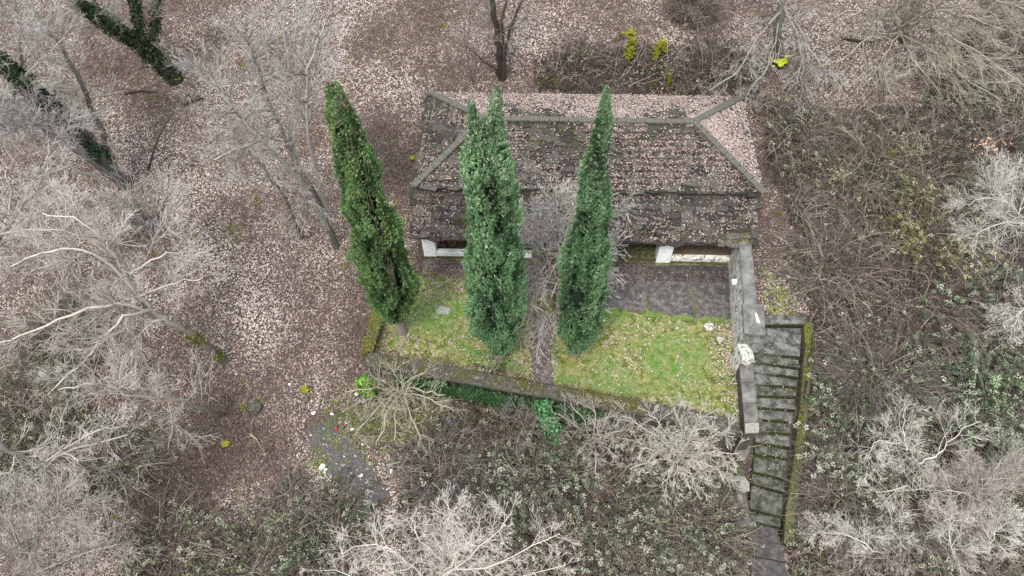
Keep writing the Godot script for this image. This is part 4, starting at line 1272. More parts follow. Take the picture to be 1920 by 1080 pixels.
	# --- tall pale tree left of the cypresses
	tree("bare_tree", "tall pale grey tree with several stems left of leaf path", "tree", [
		{"p": [Vector3(-7.63, 0.26, -18.40), Vector3(-7.69, 2.66, -18.50), Vector3(-8.09, 4.95, -18.70), Vector3(-8.26, 7.16, -18.80), Vector3(-8.30, 9.18, -18.90), Vector3(-8.28, 10.99, -19.20)], "r": 0.16, "e": 0.03},
		{"p": [Vector3(-7.69, 1.08, -18.50), Vector3(-7.44, 4.59, -18.60), Vector3(-7.03, 7.57, -18.30), Vector3(-6.32, 9.89, -18.20), Vector3(-5.45, 11.46, -18.40)], "r": 0.11, "e": 0.025},
		{"p": [Vector3(-7.65, 1.56, -18.40), Vector3(-7.98, 4.95, -18.00), Vector3(-8.39, 7.05, -17.70), Vector3(-8.99, 9.16, -17.50), Vector3(-9.30, 10.65, -17.60)], "r": 0.10, "e": 0.025},
		{"p": [Vector3(-8.09, 4.95, -18.70), Vector3(-8.02, 7.36, -19.40), Vector3(-7.48, 9.11, -19.80), Vector3(-7.45, 10.68, -20.20)], "r": 0.09, "e": 0.025},
		{"p": [Vector3(-8.52, 6.71, -18.60), Vector3(-9.26, 7.18, -17.60), Vector3(-10.09, 7.27, -16.90)], "r": 0.06, "e": 0.02}],
		opts({"n1": 5.0, "len1": 1.7, "n2": 7.0, "n3": 5.0, "from": 0.42, "tip": Color(0.47, 0.455, 0.43)}))
	tree("bare_tree", "low spreading grey tree beside the base of the tall pale tree", "tree", [{"p": [Vector3(-9.08, 0.82, -18.60), Vector3(-9.06, 4.26, -18.40), Vector3(-9.42, 6.20, -18.20), Vector3(-9.53, 7.44, -18.00)], "r": 0.09, "e": 0.02}, {"p": [Vector3(-9.08, 0.82, -18.60), Vector3(-7.99, 3.73, -18.00), Vector3(-7.72, 5.66, -17.60)], "r": 0.06, "e": 0.02}], opts({"n1": 5.0, "len1": 1.6, "n2": 6.0, "n3": 4.0, "up": -0.1}))
	# --- behind the roof
	tree("bare_tree", "dark double stemmed tree growing on the bank behind the church", "tree", [{"p": [Vector3(-0.33, 2.02, -26.30), Vector3(-0.33, 3.63, -26.30), Vector3(-0.42, 5.27, -26.40), Vector3(-0.60, 6.70, -26.60), Vector3(-0.66, 8.03, -26.80)], "r": 0.20, "e": 0.10}, {"p": [Vector3(-0.22, 2.33, -26.20), Vector3(-0.07, 4.14, -26.20), Vector3(-0.18, 5.60, -26.30), Vector3(0.08, 6.75, -26.50)], "r": 0.13, "e": 0.05}, {"p": [Vector3(-0.12, 3.92, -26.30), Vector3(0.17, 5.18, -26.50), Vector3(0.78, 6.47, -26.90)], "r": 0.10, "e": 0.05}, {"p": [Vector3(-0.48, 3.42, -26.20), Vector3(-1.29, 4.40, -25.90), Vector3(-1.83, 5.20, -25.60)], "r": 0.05, "e": 0.015}], opts({"fade": 0.1, "col": Color(0.06, 0.048, 0.04), "tip": Color(0.36, 0.33, 0.30), "n1": 2.3, "len1": 1.6, "n2": 4.0, "n3": 3.0, "from": 0.2}))
	tree("bare_sapling", "thin twisted sapling on the bank left of the dark tree", "sapling", [{"p": [Vector3(-1.53, 2.53, -26.00), Vector3(-1.69, 3.84, -25.90), Vector3(-1.84, 5.73, -25.80), Vector3(-1.48, 7.00, -25.80)], "r": 0.06, "e": 0.015}], opts({"n1": 3.0, "len1": 1.4, "levels": 3, "n2": 4.0, "n3": 2.0, "col": brown, "up": -0.2}))
	var mt := tree("bare_tree", "pale drooping tree above a moss cushion behind the roof corner", "tree", [{"p": [Vector3(12.66, 3.55, -26.20), Vector3(12.19, 4.76, -26.20), Vector3(12.01, 6.04, -26.30), Vector3(11.73, 7.58, -26.60)], "r": 0.24, "e": 0.14},
		{"p": [Vector3(12.01, 6.04, -26.30), Vector3(10.76, 5.67, -25.00), Vector3(10.06, 4.66, -24.20), Vector3(8.81, 4.05, -23.60)], "r": 0.07, "e": 0.015, "from": 0.1}, {"p": [Vector3(12.02, 6.29, -26.30), Vector3(12.73, 5.15, -24.90), Vector3(13.21, 3.62, -24.30), Vector3(13.22, 2.84, -23.80)], "r": 0.07, "e": 0.015, "from": 0.1}, {"p": [Vector3(12.37, 5.83, -26.20), Vector3(13.57, 4.65, -24.80), Vector3(14.95, 3.52, -24.00)], "r": 0.06, "e": 0.015, "from": 0.1}, {"p": [Vector3(11.99, 5.58, -26.20), Vector3(11.58, 4.35, -24.90), Vector3(10.71, 3.35, -24.00)], "r": 0.06, "e": 0.015, "from": 0.1}],
		opts({"fade": 0.5, "col": Color(0.09, 0.08, 0.07), "n1": 5.5, "len1": 1.1, "n2": 5.0, "n3": 3.5, "up": -0.35, "tip": Color(0.50, 0.49, 0.46)}))
	moss_line(mt, [Vector3(12.55, 3.72, -25.98), Vector3(12.78, 3.83, -25.98)], 0.16, 190, 0.22, [Color(0.30, 0.34, 0.02), Color(0.38, 0.42, 0.03)])
	# --- upper right: long whippy olive branches
	var whips := []
	rng.seed = 4242
	for e in [[1905, 40, -25.0], [1940, 110, -24.0], [1890, 160, -23.6], [1830, 210, -23.2], [1770, 240, -23.4], [1700, 200, -24.2], [1640, 170, -24.8], [1590, 110, -25.8], [1560, 60, -26.6], [1740, -20, -27.4], [1850, -20, -26.8], [1650, -30, -28.0], [1900, 230, -22.4], [1800, 90, -24.2], [1660, 100, -25.4]]:
		whips.append(e)
	tree("whippy_tree", "wide olive grey tree with long whippy branches at upper right", "tree", [
		{"p": [Vector3(18.49, 3.95, -27.00), Vector3(18.22, 4.85, -27.00), Vector3(18.32, 5.65, -27.00), Vector3(18.63, 6.91, -27.00)], "r": 0.18, "e": 0.06}, {"p": [Vector3(18.49, 3.95, -27.00), Vector3(17.66, 5.00, -27.00), Vector3(17.37, 6.32, -27.20)], "r": 0.13, "e": 0.05},
		{"p": [Vector3(18.33, 4.29, -27.00), Vector3(18.55, 6.19, -25.80), Vector3(20.06, 6.18, -25.00), Vector3(22.46, 5.50, -24.40)], "r": 0.06, "e": 0.012}, {"p": [Vector3(18.33, 4.29, -27.00), Vector3(18.79, 5.41, -25.40), Vector3(20.67, 4.89, -24.20), Vector3(23.74, 3.32, -23.20)], "r": 0.06, "e": 0.012},
		{"p": [Vector3(18.31, 4.12, -27.00), Vector3(18.58, 4.75, -25.20), Vector3(19.80, 4.24, -24.00), Vector3(21.82, 3.38, -23.20)], "r": 0.06, "e": 0.012}, {"p": [Vector3(18.31, 4.12, -27.00), Vector3(18.13, 4.21, -25.20), Vector3(19.30, 3.38, -24.00), Vector3(20.66, 2.02, -23.20)], "r": 0.05, "e": 0.012},
		{"p": [Vector3(18.18, 4.18, -27.00), Vector3(17.07, 4.22, -25.60), Vector3(16.92, 3.39, -24.80), Vector3(17.30, 2.21, -24.00)], "r": 0.05, "e": 0.012}, {"p": [Vector3(18.13, 4.30, -27.00), Vector3(16.23, 4.79, -26.00), Vector3(15.11, 4.15, -25.40), Vector3(13.89, 3.92, -25.00)], "r": 0.05, "e": 0.012},
		{"p": [Vector3(18.10, 4.58, -27.00), Vector3(18.93, 7.05, -25.60), Vector3(20.81, 7.04, -24.80), Vector3(22.70, 6.52, -24.40)], "r": 0.05, "e": 0.012}, {"p": [Vector3(18.10, 4.58, -27.00), Vector3(15.67, 5.87, -26.40), Vector3(14.14, 5.92, -26.00)], "r": 0.05, "e": 0.012}],
		opts({"col": Color(0.17, 0.155, 0.12), "tip": Color(0.42, 0.39, 0.31), "n1": 5.5, "len1": 2.0, "n2": 5.5, "n3": 3.0, "spread": 0.45, "up": 0.02, "wob": 0.13, "from": 0.12}))
	tree("bare_sapling", "small pale drooping sapling in the brush right of the roof", "sapling", [{"p": [Vector3(16.57, 3.55, -23.20), Vector3(16.28, 4.26, -23.40), Vector3(16.00, 4.95, -23.60)], "r": 0.04, "e": 0.015}], opts({"n1": 8.0, "len1": 1.3, "up": -0.4, "n2": 4.0, "n3": 3.0, "from": 0.2, "tip": Color(0.55, 0.52, 0.46)}))
	# --- left middle: leaning tree with wide pale crown
	var lm := [Vector3(-11.70, -0.58, -13.30), Vector3(-12.01, 0.86, -13.30), Vector3(-12.38, 2.22, -13.30), Vector3(-12.95, 3.03, -13.40), Vector3(-13.20, 3.97, -13.60), Vector3(-13.25, 5.32, -13.80), Vector3(-13.13, 6.67, -14.00)]
	t = tree("bare_tree", "wide pale tree with mossy trunk leaning far left mid hillside", "tree", [{"p": lm, "r": 0.19, "e": 0.04, "from": 0.45},
		{"p": [Vector3(-12.95, 3.03, -13.40), Vector3(-13.69, 4.41, -13.00), Vector3(-15.35, 4.11, -12.80), Vector3(-17.56, 3.10, -12.60), Vector3(-18.85, 2.74, -12.40)], "r": 0.08, "e": 0.02, "from": 0.1}, {"p": [Vector3(-13.01, 3.32, -13.40), Vector3(-13.50, 4.00, -12.60), Vector3(-15.00, 2.87, -12.00), Vector3(-17.51, 0.78, -11.40)], "r": 0.08, "e": 0.02, "from": 0.1},
		{"p": [Vector3(-13.20, 3.97, -13.60), Vector3(-13.72, 6.10, -13.80), Vector3(-14.93, 6.44, -13.80), Vector3(-16.83, 5.63, -13.80)], "r": 0.07, "e": 0.02, "from": 0.1}, {"p": [Vector3(-13.26, 4.85, -13.80), Vector3(-11.98, 5.49, -14.20), Vector3(-11.45, 5.24, -14.60)], "r": 0.05, "e": 0.015, "from": 0.1},
		{"p": [Vector3(-12.82, 2.65, -13.40), Vector3(-13.23, 3.10, -12.80), Vector3(-14.03, 1.64, -12.20), Vector3(-14.85, -0.47, -11.80)], "r": 0.055, "e": 0.012, "from": 0.25}, {"p": [Vector3(-13.20, 3.97, -13.60), Vector3(-11.59, 4.74, -13.60), Vector3(-10.41, 5.29, -13.40)], "r": 0.05, "e": 0.015, "from": 0.2},
		{"p": [Vector3(-13.25, 5.32, -13.80), Vector3(-13.77, 7.03, -14.40), Vector3(-15.23, 7.15, -14.80)], "r": 0.05, "e": 0.015, "from": 0.1}],
		opts({"col": Color(0.15, 0.135, 0.115), "tip": Color(0.58, 0.535, 0.50), "n1": 4.6, "len1": 1.6, "n2": 6.0, "n3": 4.5, "from": 0.3, "up": 0.05, "fade": 0.9}))
	moss_line(t, [lm[0] + Vector3(0, 0.1, 0), lm[1] + Vector3(0, 0.16, 0), lm[2] + Vector3(0, 0.15, 0)], 0.10, 900, 0.075)
	tree("bare_tree", "small pale tree just above the mossy leaning trunk", "tree", [{"p": [Vector3(-14.24, 2.82, -17.60), Vector3(-14.24, 3.72, -17.40), Vector3(-14.22, 4.77, -17.30)], "r": 0.09, "e": 0.02}, {"p": [Vector3(-14.23, 3.11, -17.50), Vector3(-13.42, 4.17, -17.40), Vector3(-12.74, 5.13, -17.20)], "r": 0.06, "e": 0.02}, {"p": [Vector3(-14.33, 3.11, -17.50), Vector3(-14.60, 4.22, -17.00), Vector3(-14.71, 5.15, -16.60)], "r": 0.06, "e": 0.02}], opts({"n1": 7.0, "len1": 1.5, "n2": 6.0, "n3": 5.0, "from": 0.1, "tip": Color(0.50, 0.48, 0.45), "col": Color(0.12, 0.11, 0.1)}))
	# --- left lower
	tree("bare_tree", "pale tree arching from the left over the leaf slope", "tree", [{"p": [Vector3(-11.55, -0.55, -11.00), Vector3(-11.89, 0.95, -10.80), Vector3(-12.62, 1.84, -10.60), Vector3(-13.35, 2.58, -10.40), Vector3(-13.96, 3.12, -10.30)], "r": 0.11, "e": 0.03, "from": 0.1}, {"p": [Vector3(-12.41, 1.52, -10.70), Vector3(-12.76, 0.29, -10.20), Vector3(-13.50, -1.32, -9.90)], "r": 0.04, "e": 0.01, "from": 0.3}, {"p": [Vector3(-13.35, 2.58, -10.40), Vector3(-14.10, 3.33, -10.50), Vector3(-15.54, 3.00, -10.50)], "r": 0.05, "e": 0.015, "from": 0.1}], opts({"n1": 5.0, "len1": 1.4, "n2": 6.0, "n3": 4.0, "tip": Color(0.56, 0.52, 0.47), "up": -0.05}))
	tree("bare_tree", "pale forked limbs of a tree rising at the lower left edge", "tree", [{"p": [Vector3(-21.52, -0.86, -8.80), Vector3(-17.23, 3.11, -8.60), Vector3(-16.36, 2.72, -8.40), Vector3(-15.99, 1.88, -8.20), Vector3(-14.19, 3.54, -8.00), Vector3(-11.24, 5.37, -7.80)], "r": 0.12, "e": 0.02, "from": 0.3}, {"p": [Vector3(-15.99, 1.88, -8.20), Vector3(-16.25, 0.29, -7.90), Vector3(-17.92, -3.31, -7.60)], "r": 0.05, "e": 0.01, "from": 0.2}, {"p": [Vector3(-16.36, 2.72, -8.40), Vector3(-16.67, 2.25, -8.00), Vector3(-17.11, 2.41, -7.60)], "r": 0.05, "e": 0.01, "from": 0.2}, {"p": [Vector3(-14.19, 3.54, -8.00), Vector3(-13.68, 3.38, -7.70), Vector3(-14.30, 1.71, -7.40)], "r": 0.04, "e": 0.01, "from": 0.2}, {"p": [Vector3(-15.93, 1.98, -8.20), Vector3(-13.23, 4.26, -8.30), Vector3(-12.12, 4.58, -8.40)], "r": 0.045, "e": 0.01, "from": 0.1}], opts({"n1": 4.0, "len1": 1.1, "n2": 5.0, "n3": 3.5, "tip": Color(0.57, 0.53, 0.48), "up": -0.05}))
	tree("bare_tree", "faint grey twiggy tree filling the bottom left corner", "tree", [{"p": [Vector3(-20.85, -5.97, -5.60), Vector3(-16.62, 0.08, -5.80), Vector3(-14.26, 3.05, -6.00), Vector3(-13.19, 3.93, -6.20)], "r": 0.08, "e": 0.02}, {"p": [Vector3(-19.15, -3.49, -5.70), Vector3(-15.13, 0.05, -5.60), Vector3(-12.57, 1.95, -5.60)], "r": 0.05, "e": 0.015}, {"p": [Vector3(-17.71, -1.41, -5.80), Vector3(-16.35, 1.76, -6.40), Vector3(-16.23, 3.25, -6.80)], "r": 0.05, "e": 0.015}], opts({"n1": 5.0, "len1": 1.6, "n2": 6.0, "n3": 4.0, "from": 0.2, "tip": Color(0.42, 0.39, 0.36)}))
	tree("bare_tree", "grey twiggy tree overhanging the upper left corner", "tree", [{"p": [Vector3(-23.35, 2.63, -21.00), Vector3(-20.87, 4.82, -21.20), Vector3(-18.91, 6.85, -21.60), Vector3(-17.88, 8.45, -22.00), Vector3(-17.46, 9.70, -22.40)], "r": 0.14, "e": 0.03}, {"p": [Vector3(-20.87, 4.82, -21.20), Vector3(-18.51, 5.86, -20.60), Vector3(-17.10, 5.91, -20.20)], "r": 0.05, "e": 0.015}, {"p": [Vector3(-18.91, 6.85, -21.60), Vector3(-17.19, 8.03, -21.60), Vector3(-16.06, 8.77, -21.80)], "r": 0.05, "e": 0.015}], opts({"n1": 5.0, "len1": 1.8, "n2": 6.0, "n3": 4.5, "from": 0.25}))
	tree("bare_tree", "pale leafless tree with fine twigs at mid left edge", "tree", [{"p": [Vector3(-21.60, 2.07, -16.00), Vector3(-18.68, 4.67, -16.00), Vector3(-16.89, 6.13, -16.20), Vector3(-15.77, 7.22, -16.40)], "r": 0.12, "e": 0.03}, {"p": [Vector3(-18.68, 4.67, -16.00), Vector3(-16.34, 5.62, -15.40), Vector3(-14.82, 5.76, -15.00)], "r": 0.06, "e": 0.015}, {"p": [Vector3(-18.68, 4.67, -16.00), Vector3(-18.08, 5.49, -16.80), Vector3(-17.87, 6.51, -17.40)], "r": 0.06, "e": 0.015}], opts({"n1": 5.0, "len1": 1.7, "n2": 6.0, "n3": 4.5, "from": 0.15, "tip": Color(0.50, 0.48, 0.45)}))
	# --- courtyard tree between two cypresses
	tree("bare_tree", "small bare tree with drooping twigs between middle and right cypresses", "tree", [
		{"p": [Vector3(1.67, -0.52, -14.90), Vector3(1.74, 1.12, -14.90), Vector3(1.76, 2.61, -14.90), Vector3(1.74, 4.16, -15.00), Vector3(1.66, 5.44, -15.20), Vector3(1.53, 6.50, -15.50)], "r": 0.11, "e": 0.02, "from": 0.3}, {"p": [Vector3(1.75, 1.88, -14.90), Vector3(1.21, 3.92, -15.20), Vector3(0.73, 5.29, -15.60)], "r": 0.05, "e": 0.012}, {"p": [Vector3(1.75, 1.88, -14.90), Vector3(2.59, 3.86, -15.20), Vector3(3.26, 5.48, -15.60)], "r": 0.05, "e": 0.012},
		{"p": [Vector3(1.76, 2.61, -14.90), Vector3(2.57, 3.74, -14.80), Vector3(3.45, 3.67, -14.70)], "r": 0.045, "e": 0.012}, {"p": [Vector3(1.77, 2.43, -14.90), Vector3(0.80, 3.36, -14.40), Vector3(0.09, 2.75, -14.00)], "r": 0.045, "e": 0.012}, {"p": [Vector3(1.76, 2.61, -14.90), Vector3(1.57, 3.22, -14.00), Vector3(1.22, 2.19, -13.50), Vector3(1.00, 0.53, -13.30)], "r": 0.045, "e": 0.01}, {"p": [Vector3(1.76, 2.61, -14.90), Vector3(2.37, 3.27, -14.30), Vector3(3.08, 2.59, -13.90)], "r": 0.04, "e": 0.01}, {"p": [Vector3(1.73, 3.30, -14.90), Vector3(2.01, 4.33, -15.60), Vector3(2.54, 5.67, -16.20)], "r": 0.045, "e": 0.01}],
		opts({"n1": 9.0, "len1": 1.5, "n2": 6.0, "n3": 3.0, "r1": 0.022, "rmin": 0.0075, "from": 0.25, "up": -0.05, "tip": Color(0.50, 0.475, 0.44)}))
	# --- bushes in front of the retaining wall
	var fan := func(px: Vector3, ends: Array, r: float) -> Array:
		var out := []
		for e in ends:
			var m: Vector3 = px.lerp(e, 0.45) + Vector3(0, 0.35, 0)
			out.append({"p": [px, m, e], "r": r * rng.randf_range(0.7, 1.1), "e": 0.012, "from": 0.25})
		return out
	rng.seed = 77
	tree("bare_bush", "spreading pale bush in front of the wall's left end", "bush", fan.call(Vector3(-4.61, -0.79, -11.90), [Vector3(-6.42, 0.30, -10.66), Vector3(-5.94, 0.20, -9.74), Vector3(-5.09, 0.30, -9.27), Vector3(-4.39, 0.50, -9.38), Vector3(-3.45, 0.30, -9.43), Vector3(-2.29, 0.50, -10.46), Vector3(-2.57, 0.90, -10.93), Vector3(-3.24, 1.30, -11.62), Vector3(-4.39, 1.60, -11.72), Vector3(-5.44, 1.20, -11.63), Vector3(-6.27, 0.80, -11.19), Vector3(-3.82, 1.50, -10.27), Vector3(-4.81, 1.20, -10.12)], 0.045), opts({"n1": 4.5, "len1": 0.8, "n2": 4.0, "n3": 2.5, "r1": 0.022, "tip": Color(0.46, 0.43, 0.33), "col": Color(0.34, 0.31, 0.23), "up": -0.05}))
	tree("bare_bush", "dense pale dome shaped bush below the wall's right end", "bush", fan.call(Vector3(6.33, -1.66, -9.18), [Vector3(3.66, 0.20, -9.38), Vector3(3.98, 0.60, -10.03), Vector3(4.82, 0.90, -10.09), Vector3(5.74, 1.20, -10.14), Vector3(6.84, 1.00, -10.09), Vector3(7.75, 0.70, -9.48), Vector3(8.00, 0.20, -8.66), Vector3(7.50, -0.20, -8.03), Vector3(6.30, -0.20, -7.77), Vector3(5.17, -0.30, -7.73), Vector3(4.08, -0.20, -8.31), Vector3(5.09, 1.20, -8.94), Vector3(5.97, 1.40, -8.84), Vector3(6.78, 0.80, -8.47), Vector3(4.39, 0.70, -8.76), Vector3(5.53, 0.70, -8.15), Vector3(6.44, 1.40, -9.42)], 0.04), opts({"n1": 5.5, "len1": 0.9, "n2": 5.5, "n3": 3.0, "r1": 0.02, "rmin": 0.0055, "tip": Color(0.58, 0.55, 0.48), "col": Color(0.42, 0.39, 0.33), "up": 0.05}))
	tree("bare_bush", "sparse crooked pale bush left of the dome shaped bush", "bush", fan.call(Vector3(3.01, -1.50, -9.86), [Vector3(1.45, 0.60, -10.21), Vector3(2.04, 0.90, -10.48), Vector3(2.79, 1.20, -10.43), Vector3(3.55, 1.00, -10.08), Vector3(3.83, 0.50, -9.46), Vector3(3.72, -0.10, -8.68), Vector3(2.92, -0.30, -8.18), Vector3(2.27, 0.00, -8.88), Vector3(2.89, 1.10, -9.24)], 0.045), opts({"n1": 4.0, "len1": 0.9, "n2": 4.0, "n3": 3.0, "wob": 0.3, "tip": Color(0.50, 0.46, 0.41), "col": Color(0.30, 0.27, 0.23)}))
	tree("bare_bush", "fine purple grey bush between wall and ivy column", "bush", fan.call(Vector3(0.39, -1.35, -10.53), [Vector3(-0.52, 0.00, -10.42), Vector3(-0.11, 0.40, -10.77), Vector3(0.67, 0.50, -10.38), Vector3(0.86, 0.20, -9.87), Vector3(0.05, -0.30, -9.47)], 0.02), opts({"n1": 7.0, "len1": 0.7, "n2": 4.0, "n3": 3.0, "r1": 0.015, "tip": Color(0.34, 0.30, 0.28), "col": brown}))
	# --- bottom edge crowns
	tree("bare_tree", "pinkish white crown of a bare tree rising at bottom centre", "tree", [
		{"p": [Vector3(-3.62, -8.98, -4.00), Vector3(-2.53, 0.63, -4.20), Vector3(-2.12, 4.10, -4.40), Vector3(-1.78, 6.23, -4.70), Vector3(-1.57, 7.15, -4.90)], "r": 0.077, "e": 0.012, "from": 0.3}, {"p": [Vector3(-2.62, 0.64, -4.20), Vector3(-3.21, 3.76, -4.50), Vector3(-4.02, 4.41, -4.80), Vector3(-5.16, 3.28, -4.80)], "r": 0.033, "e": 0.007, "from": 0.15}, {"p": [Vector3(-2.37, 2.28, -4.20), Vector3(-1.02, 5.21, -4.40), Vector3(-0.14, 6.80, -4.90)], "r": 0.033, "e": 0.007, "from": 0.15}, {"p": [Vector3(-2.22, 3.01, -4.20), Vector3(-0.48, 4.38, -4.30), Vector3(1.10, 5.43, -4.70)], "r": 0.033, "e": 0.007, "from": 0.15}, {"p": [Vector3(-2.12, 4.10, -4.40), Vector3(-2.65, 5.80, -4.70), Vector3(-2.65, 6.43, -5.00)], "r": 0.028, "e": 0.007, "from": 0.1}, {"p": [Vector3(-2.37, 1.47, -4.20), Vector3(-3.69, 2.44, -4.20), Vector3(-5.75, 3.16, -4.40)], "r": 0.028, "e": 0.007, "from": 0.1}, {"p": [Vector3(-2.37, 1.47, -4.20), Vector3(-0.67, 3.11, -4.00), Vector3(1.25, 4.47, -4.10)], "r": 0.028, "e": 0.007, "from": 0.1}, {"p": [Vector3(-2.22, 3.01, -4.20), Vector3(-1.51, 4.40, -4.60), Vector3(-1.05, 4.80, -5.20)], "r": 0.028, "e": 0.007, "from": 0.1}],
		opts({"n1": 9.1, "len1": 0.9, "n2": 8.8, "n3": 5.0, "r1": 0.012, "tip": Color(0.66, 0.60, 0.57), "col": Color(0.5, 0.45, 0.41), "up": 0.3, "thin": 0.62}))
	tree("bare_tree", "white barked tree with horizontal limb along bottom right edge", "tree", [
		{"p": [Vector3(21.67, -5.44, -5.20), Vector3(18.20, -2.83, -5.20), Vector3(16.07, -2.45, -5.30), Vector3(14.83, -3.04, -5.40), Vector3(13.31, -2.22, -5.50), Vector3(11.90, -2.26, -5.60)], "r": 0.077, "e": 0.012, "from": 0.2}, {"p": [Vector3(14.83, -3.04, -5.40), Vector3(13.69, -1.56, -5.80), Vector3(12.99, -0.54, -6.20)], "r": 0.028, "e": 0.007, "from": 0.15}, {"p": [Vector3(16.07, -2.45, -5.30), Vector3(14.84, -0.53, -5.70), Vector3(14.55, 0.67, -6.10)], "r": 0.028, "e": 0.007, "from": 0.15}, {"p": [Vector3(17.26, -2.85, -5.30), Vector3(16.11, -0.25, -5.60), Vector3(16.54, 0.53, -6.00)], "r": 0.028, "e": 0.007, "from": 0.15}, {"p": [Vector3(13.31, -2.22, -5.50), Vector3(11.79, -0.63, -5.80), Vector3(10.57, -0.63, -6.10)], "r": 0.028, "e": 0.007, "from": 0.15}, {"p": [Vector3(13.87, -2.24, -5.40), Vector3(12.73, -2.92, -5.20), Vector3(11.26, -3.20, -5.20)], "r": 0.025, "e": 0.007, "from": 0.15}, {"p": [Vector3(15.67, -3.14, -5.40), Vector3(15.47, -4.16, -5.10), Vector3(15.05, -5.66, -4.90)], "r": 0.025, "e": 0.007, "from": 0.15}],
		opts({"r1": 0.014, "n1": 8.5, "len1": 1.0, "n2": 8.1, "n3": 4.5, "tip": Color(0.64, 0.61, 0.57), "col": Color(0.56, 0.53, 0.48), "up": 0.15}))
	tree("bare_tree", "pale forking tree in the brambles at lower right", "tree", [{"p": [Vector3(16.52, -3.51, -6.90), Vector3(14.87, -0.65, -7.40), Vector3(13.71, 1.09, -7.80), Vector3(12.84, 2.08, -8.20), Vector3(12.35, 2.28, -8.60)], "r": 0.050, "e": 0.009, "from": 0.2}, {"p": [Vector3(13.71, 1.09, -7.80), Vector3(14.29, 1.52, -8.00), Vector3(14.71, 2.39, -8.40), Vector3(15.29, 2.77, -8.60)], "r": 0.030, "e": 0.007, "from": 0.2}, {"p": [Vector3(13.05, 1.86, -8.00), Vector3(12.73, 2.73, -8.50), Vector3(12.83, 3.08, -9.00)], "r": 0.025, "e": 0.007, "from": 0.2}, {"p": [Vector3(14.87, -0.65, -7.40), Vector3(13.32, 0.69, -7.20), Vector3(12.41, 0.53, -7.00)], "r": 0.025, "e": 0.007, "from": 0.2}, {"p": [Vector3(12.84, 2.08, -8.20), Vector3(11.63, 2.67, -8.00), Vector3(11.71, 1.79, -7.60)], "r": 0.022, "e": 0.006, "from": 0.2}], opts({"r1": 0.014, "n1": 5.9, "len1": 1.0, "n2": 5.6, "n3": 3.5, "tip": Color(0.60, 0.57, 0.52), "col": Color(0.48, 0.45, 0.40)}))
	tree("bare_tree", "pinkish bushy tree right of the pale forking tree", "tree", [{"p": [Vector3(17.97, -3.67, -6.40), Vector3(16.72, -1.05, -6.90), Vector3(15.91, 0.45, -7.40), Vector3(15.51, 0.95, -7.80)], "r": 0.044, "e": 0.009, "from": 0.1}, {"p": [Vector3(16.72, -1.05, -6.90), Vector3(16.72, 0.73, -7.10), Vector3(17.10, 1.73, -7.30)], "r": 0.028, "e": 0.007, "from": 0.1}, {"p": [Vector3(16.35, -0.38, -6.90), Vector3(14.92, 0.62, -7.00), Vector3(14.32, 0.37, -7.00)], "r": 0.028, "e": 0.007, "from": 0.1}, {"p": [Vector3(16.12, -0.08, -7.00), Vector3(16.35, 1.17, -7.70), Vector3(16.93, 1.34, -8.00)], "r": 0.028, "e": 0.007, "from": 0.1}, {"p": [Vector3(16.86, -1.38, -6.80), Vector3(15.70, -0.88, -6.50), Vector3(15.52, -1.85, -6.20)], "r": 0.028, "e": 0.007, "from": 0.1}], opts({"r1": 0.014, "n1": 10.4, "len1": 0.95, "n2": 8.1, "n3": 5.0, "tip": Color(0.48, 0.435, 0.395), "col": Color(0.4, 0.36, 0.32)}))
	tree("bare_tree", "white twiggy tree leaning in at the right edge", "tree", [{"p": [Vector3(21.36, 2.54, -15.60), Vector3(19.31, 4.01, -15.80), Vector3(18.01, 5.02, -16.00), Vector3(17.18, 5.74, -16.40)], "r": 0.044, "e": 0.009, "from": 0.2}, {"p": [Vector3(19.31, 4.01, -15.80), Vector3(17.64, 4.56, -15.40), Vector3(16.66, 4.36, -15.10)], "r": 0.025, "e": 0.007, "from": 0.1}, {"p": [Vector3(18.65, 4.52, -15.90), Vector3(18.54, 5.69, -16.40), Vector3(18.12, 6.37, -16.80)], "r": 0.025, "e": 0.007, "from": 0.1}, {"p": [Vector3(18.01, 5.02, -16.00), Vector3(17.05, 5.35, -16.00), Vector3(16.50, 5.05, -15.90)], "r": 0.025, "e": 0.007, "from": 0.1}], opts({"r1": 0.014, "n1": 7.8, "len1": 1.3, "n2": 6.9, "n3": 4.0, "tip": Color(0.60, 0.58, 0.55), "col": Color(0.45, 0.43, 0.40)}))
	tree("bare_tree", "small white fan of twigs below the right edge tree", "tree", [{"p": [Vector3(19.47, 2.39, -12.60), Vector3(18.49, 2.85, -12.80), Vector3(17.72, 3.08, -12.90)], "r": 0.028, "e": 0.007, "from": 0.1}, {"p": [Vector3(18.49, 2.85, -12.80), Vector3(18.02, 2.62, -12.50), Vector3(17.68, 2.22, -12.30)], "r": 0.019, "e": 0.006, "from": 0.1}], opts({"n1": 9.1, "len1": 1.0, "n2": 6.2, "n3": 4.0, "tip": Color(0.60, 0.58, 0.55), "col": Color(0.45, 0.43, 0.40)}))

	# --- thickets
	var cane := Color(0.16, 0.115, 0.10)
	var grey := Color(0.27, 0.235, 0.215)
	var sage := Color(0.155, 0.185, 0.115)
	var green := Color(0.07, 0.125, 0.055)
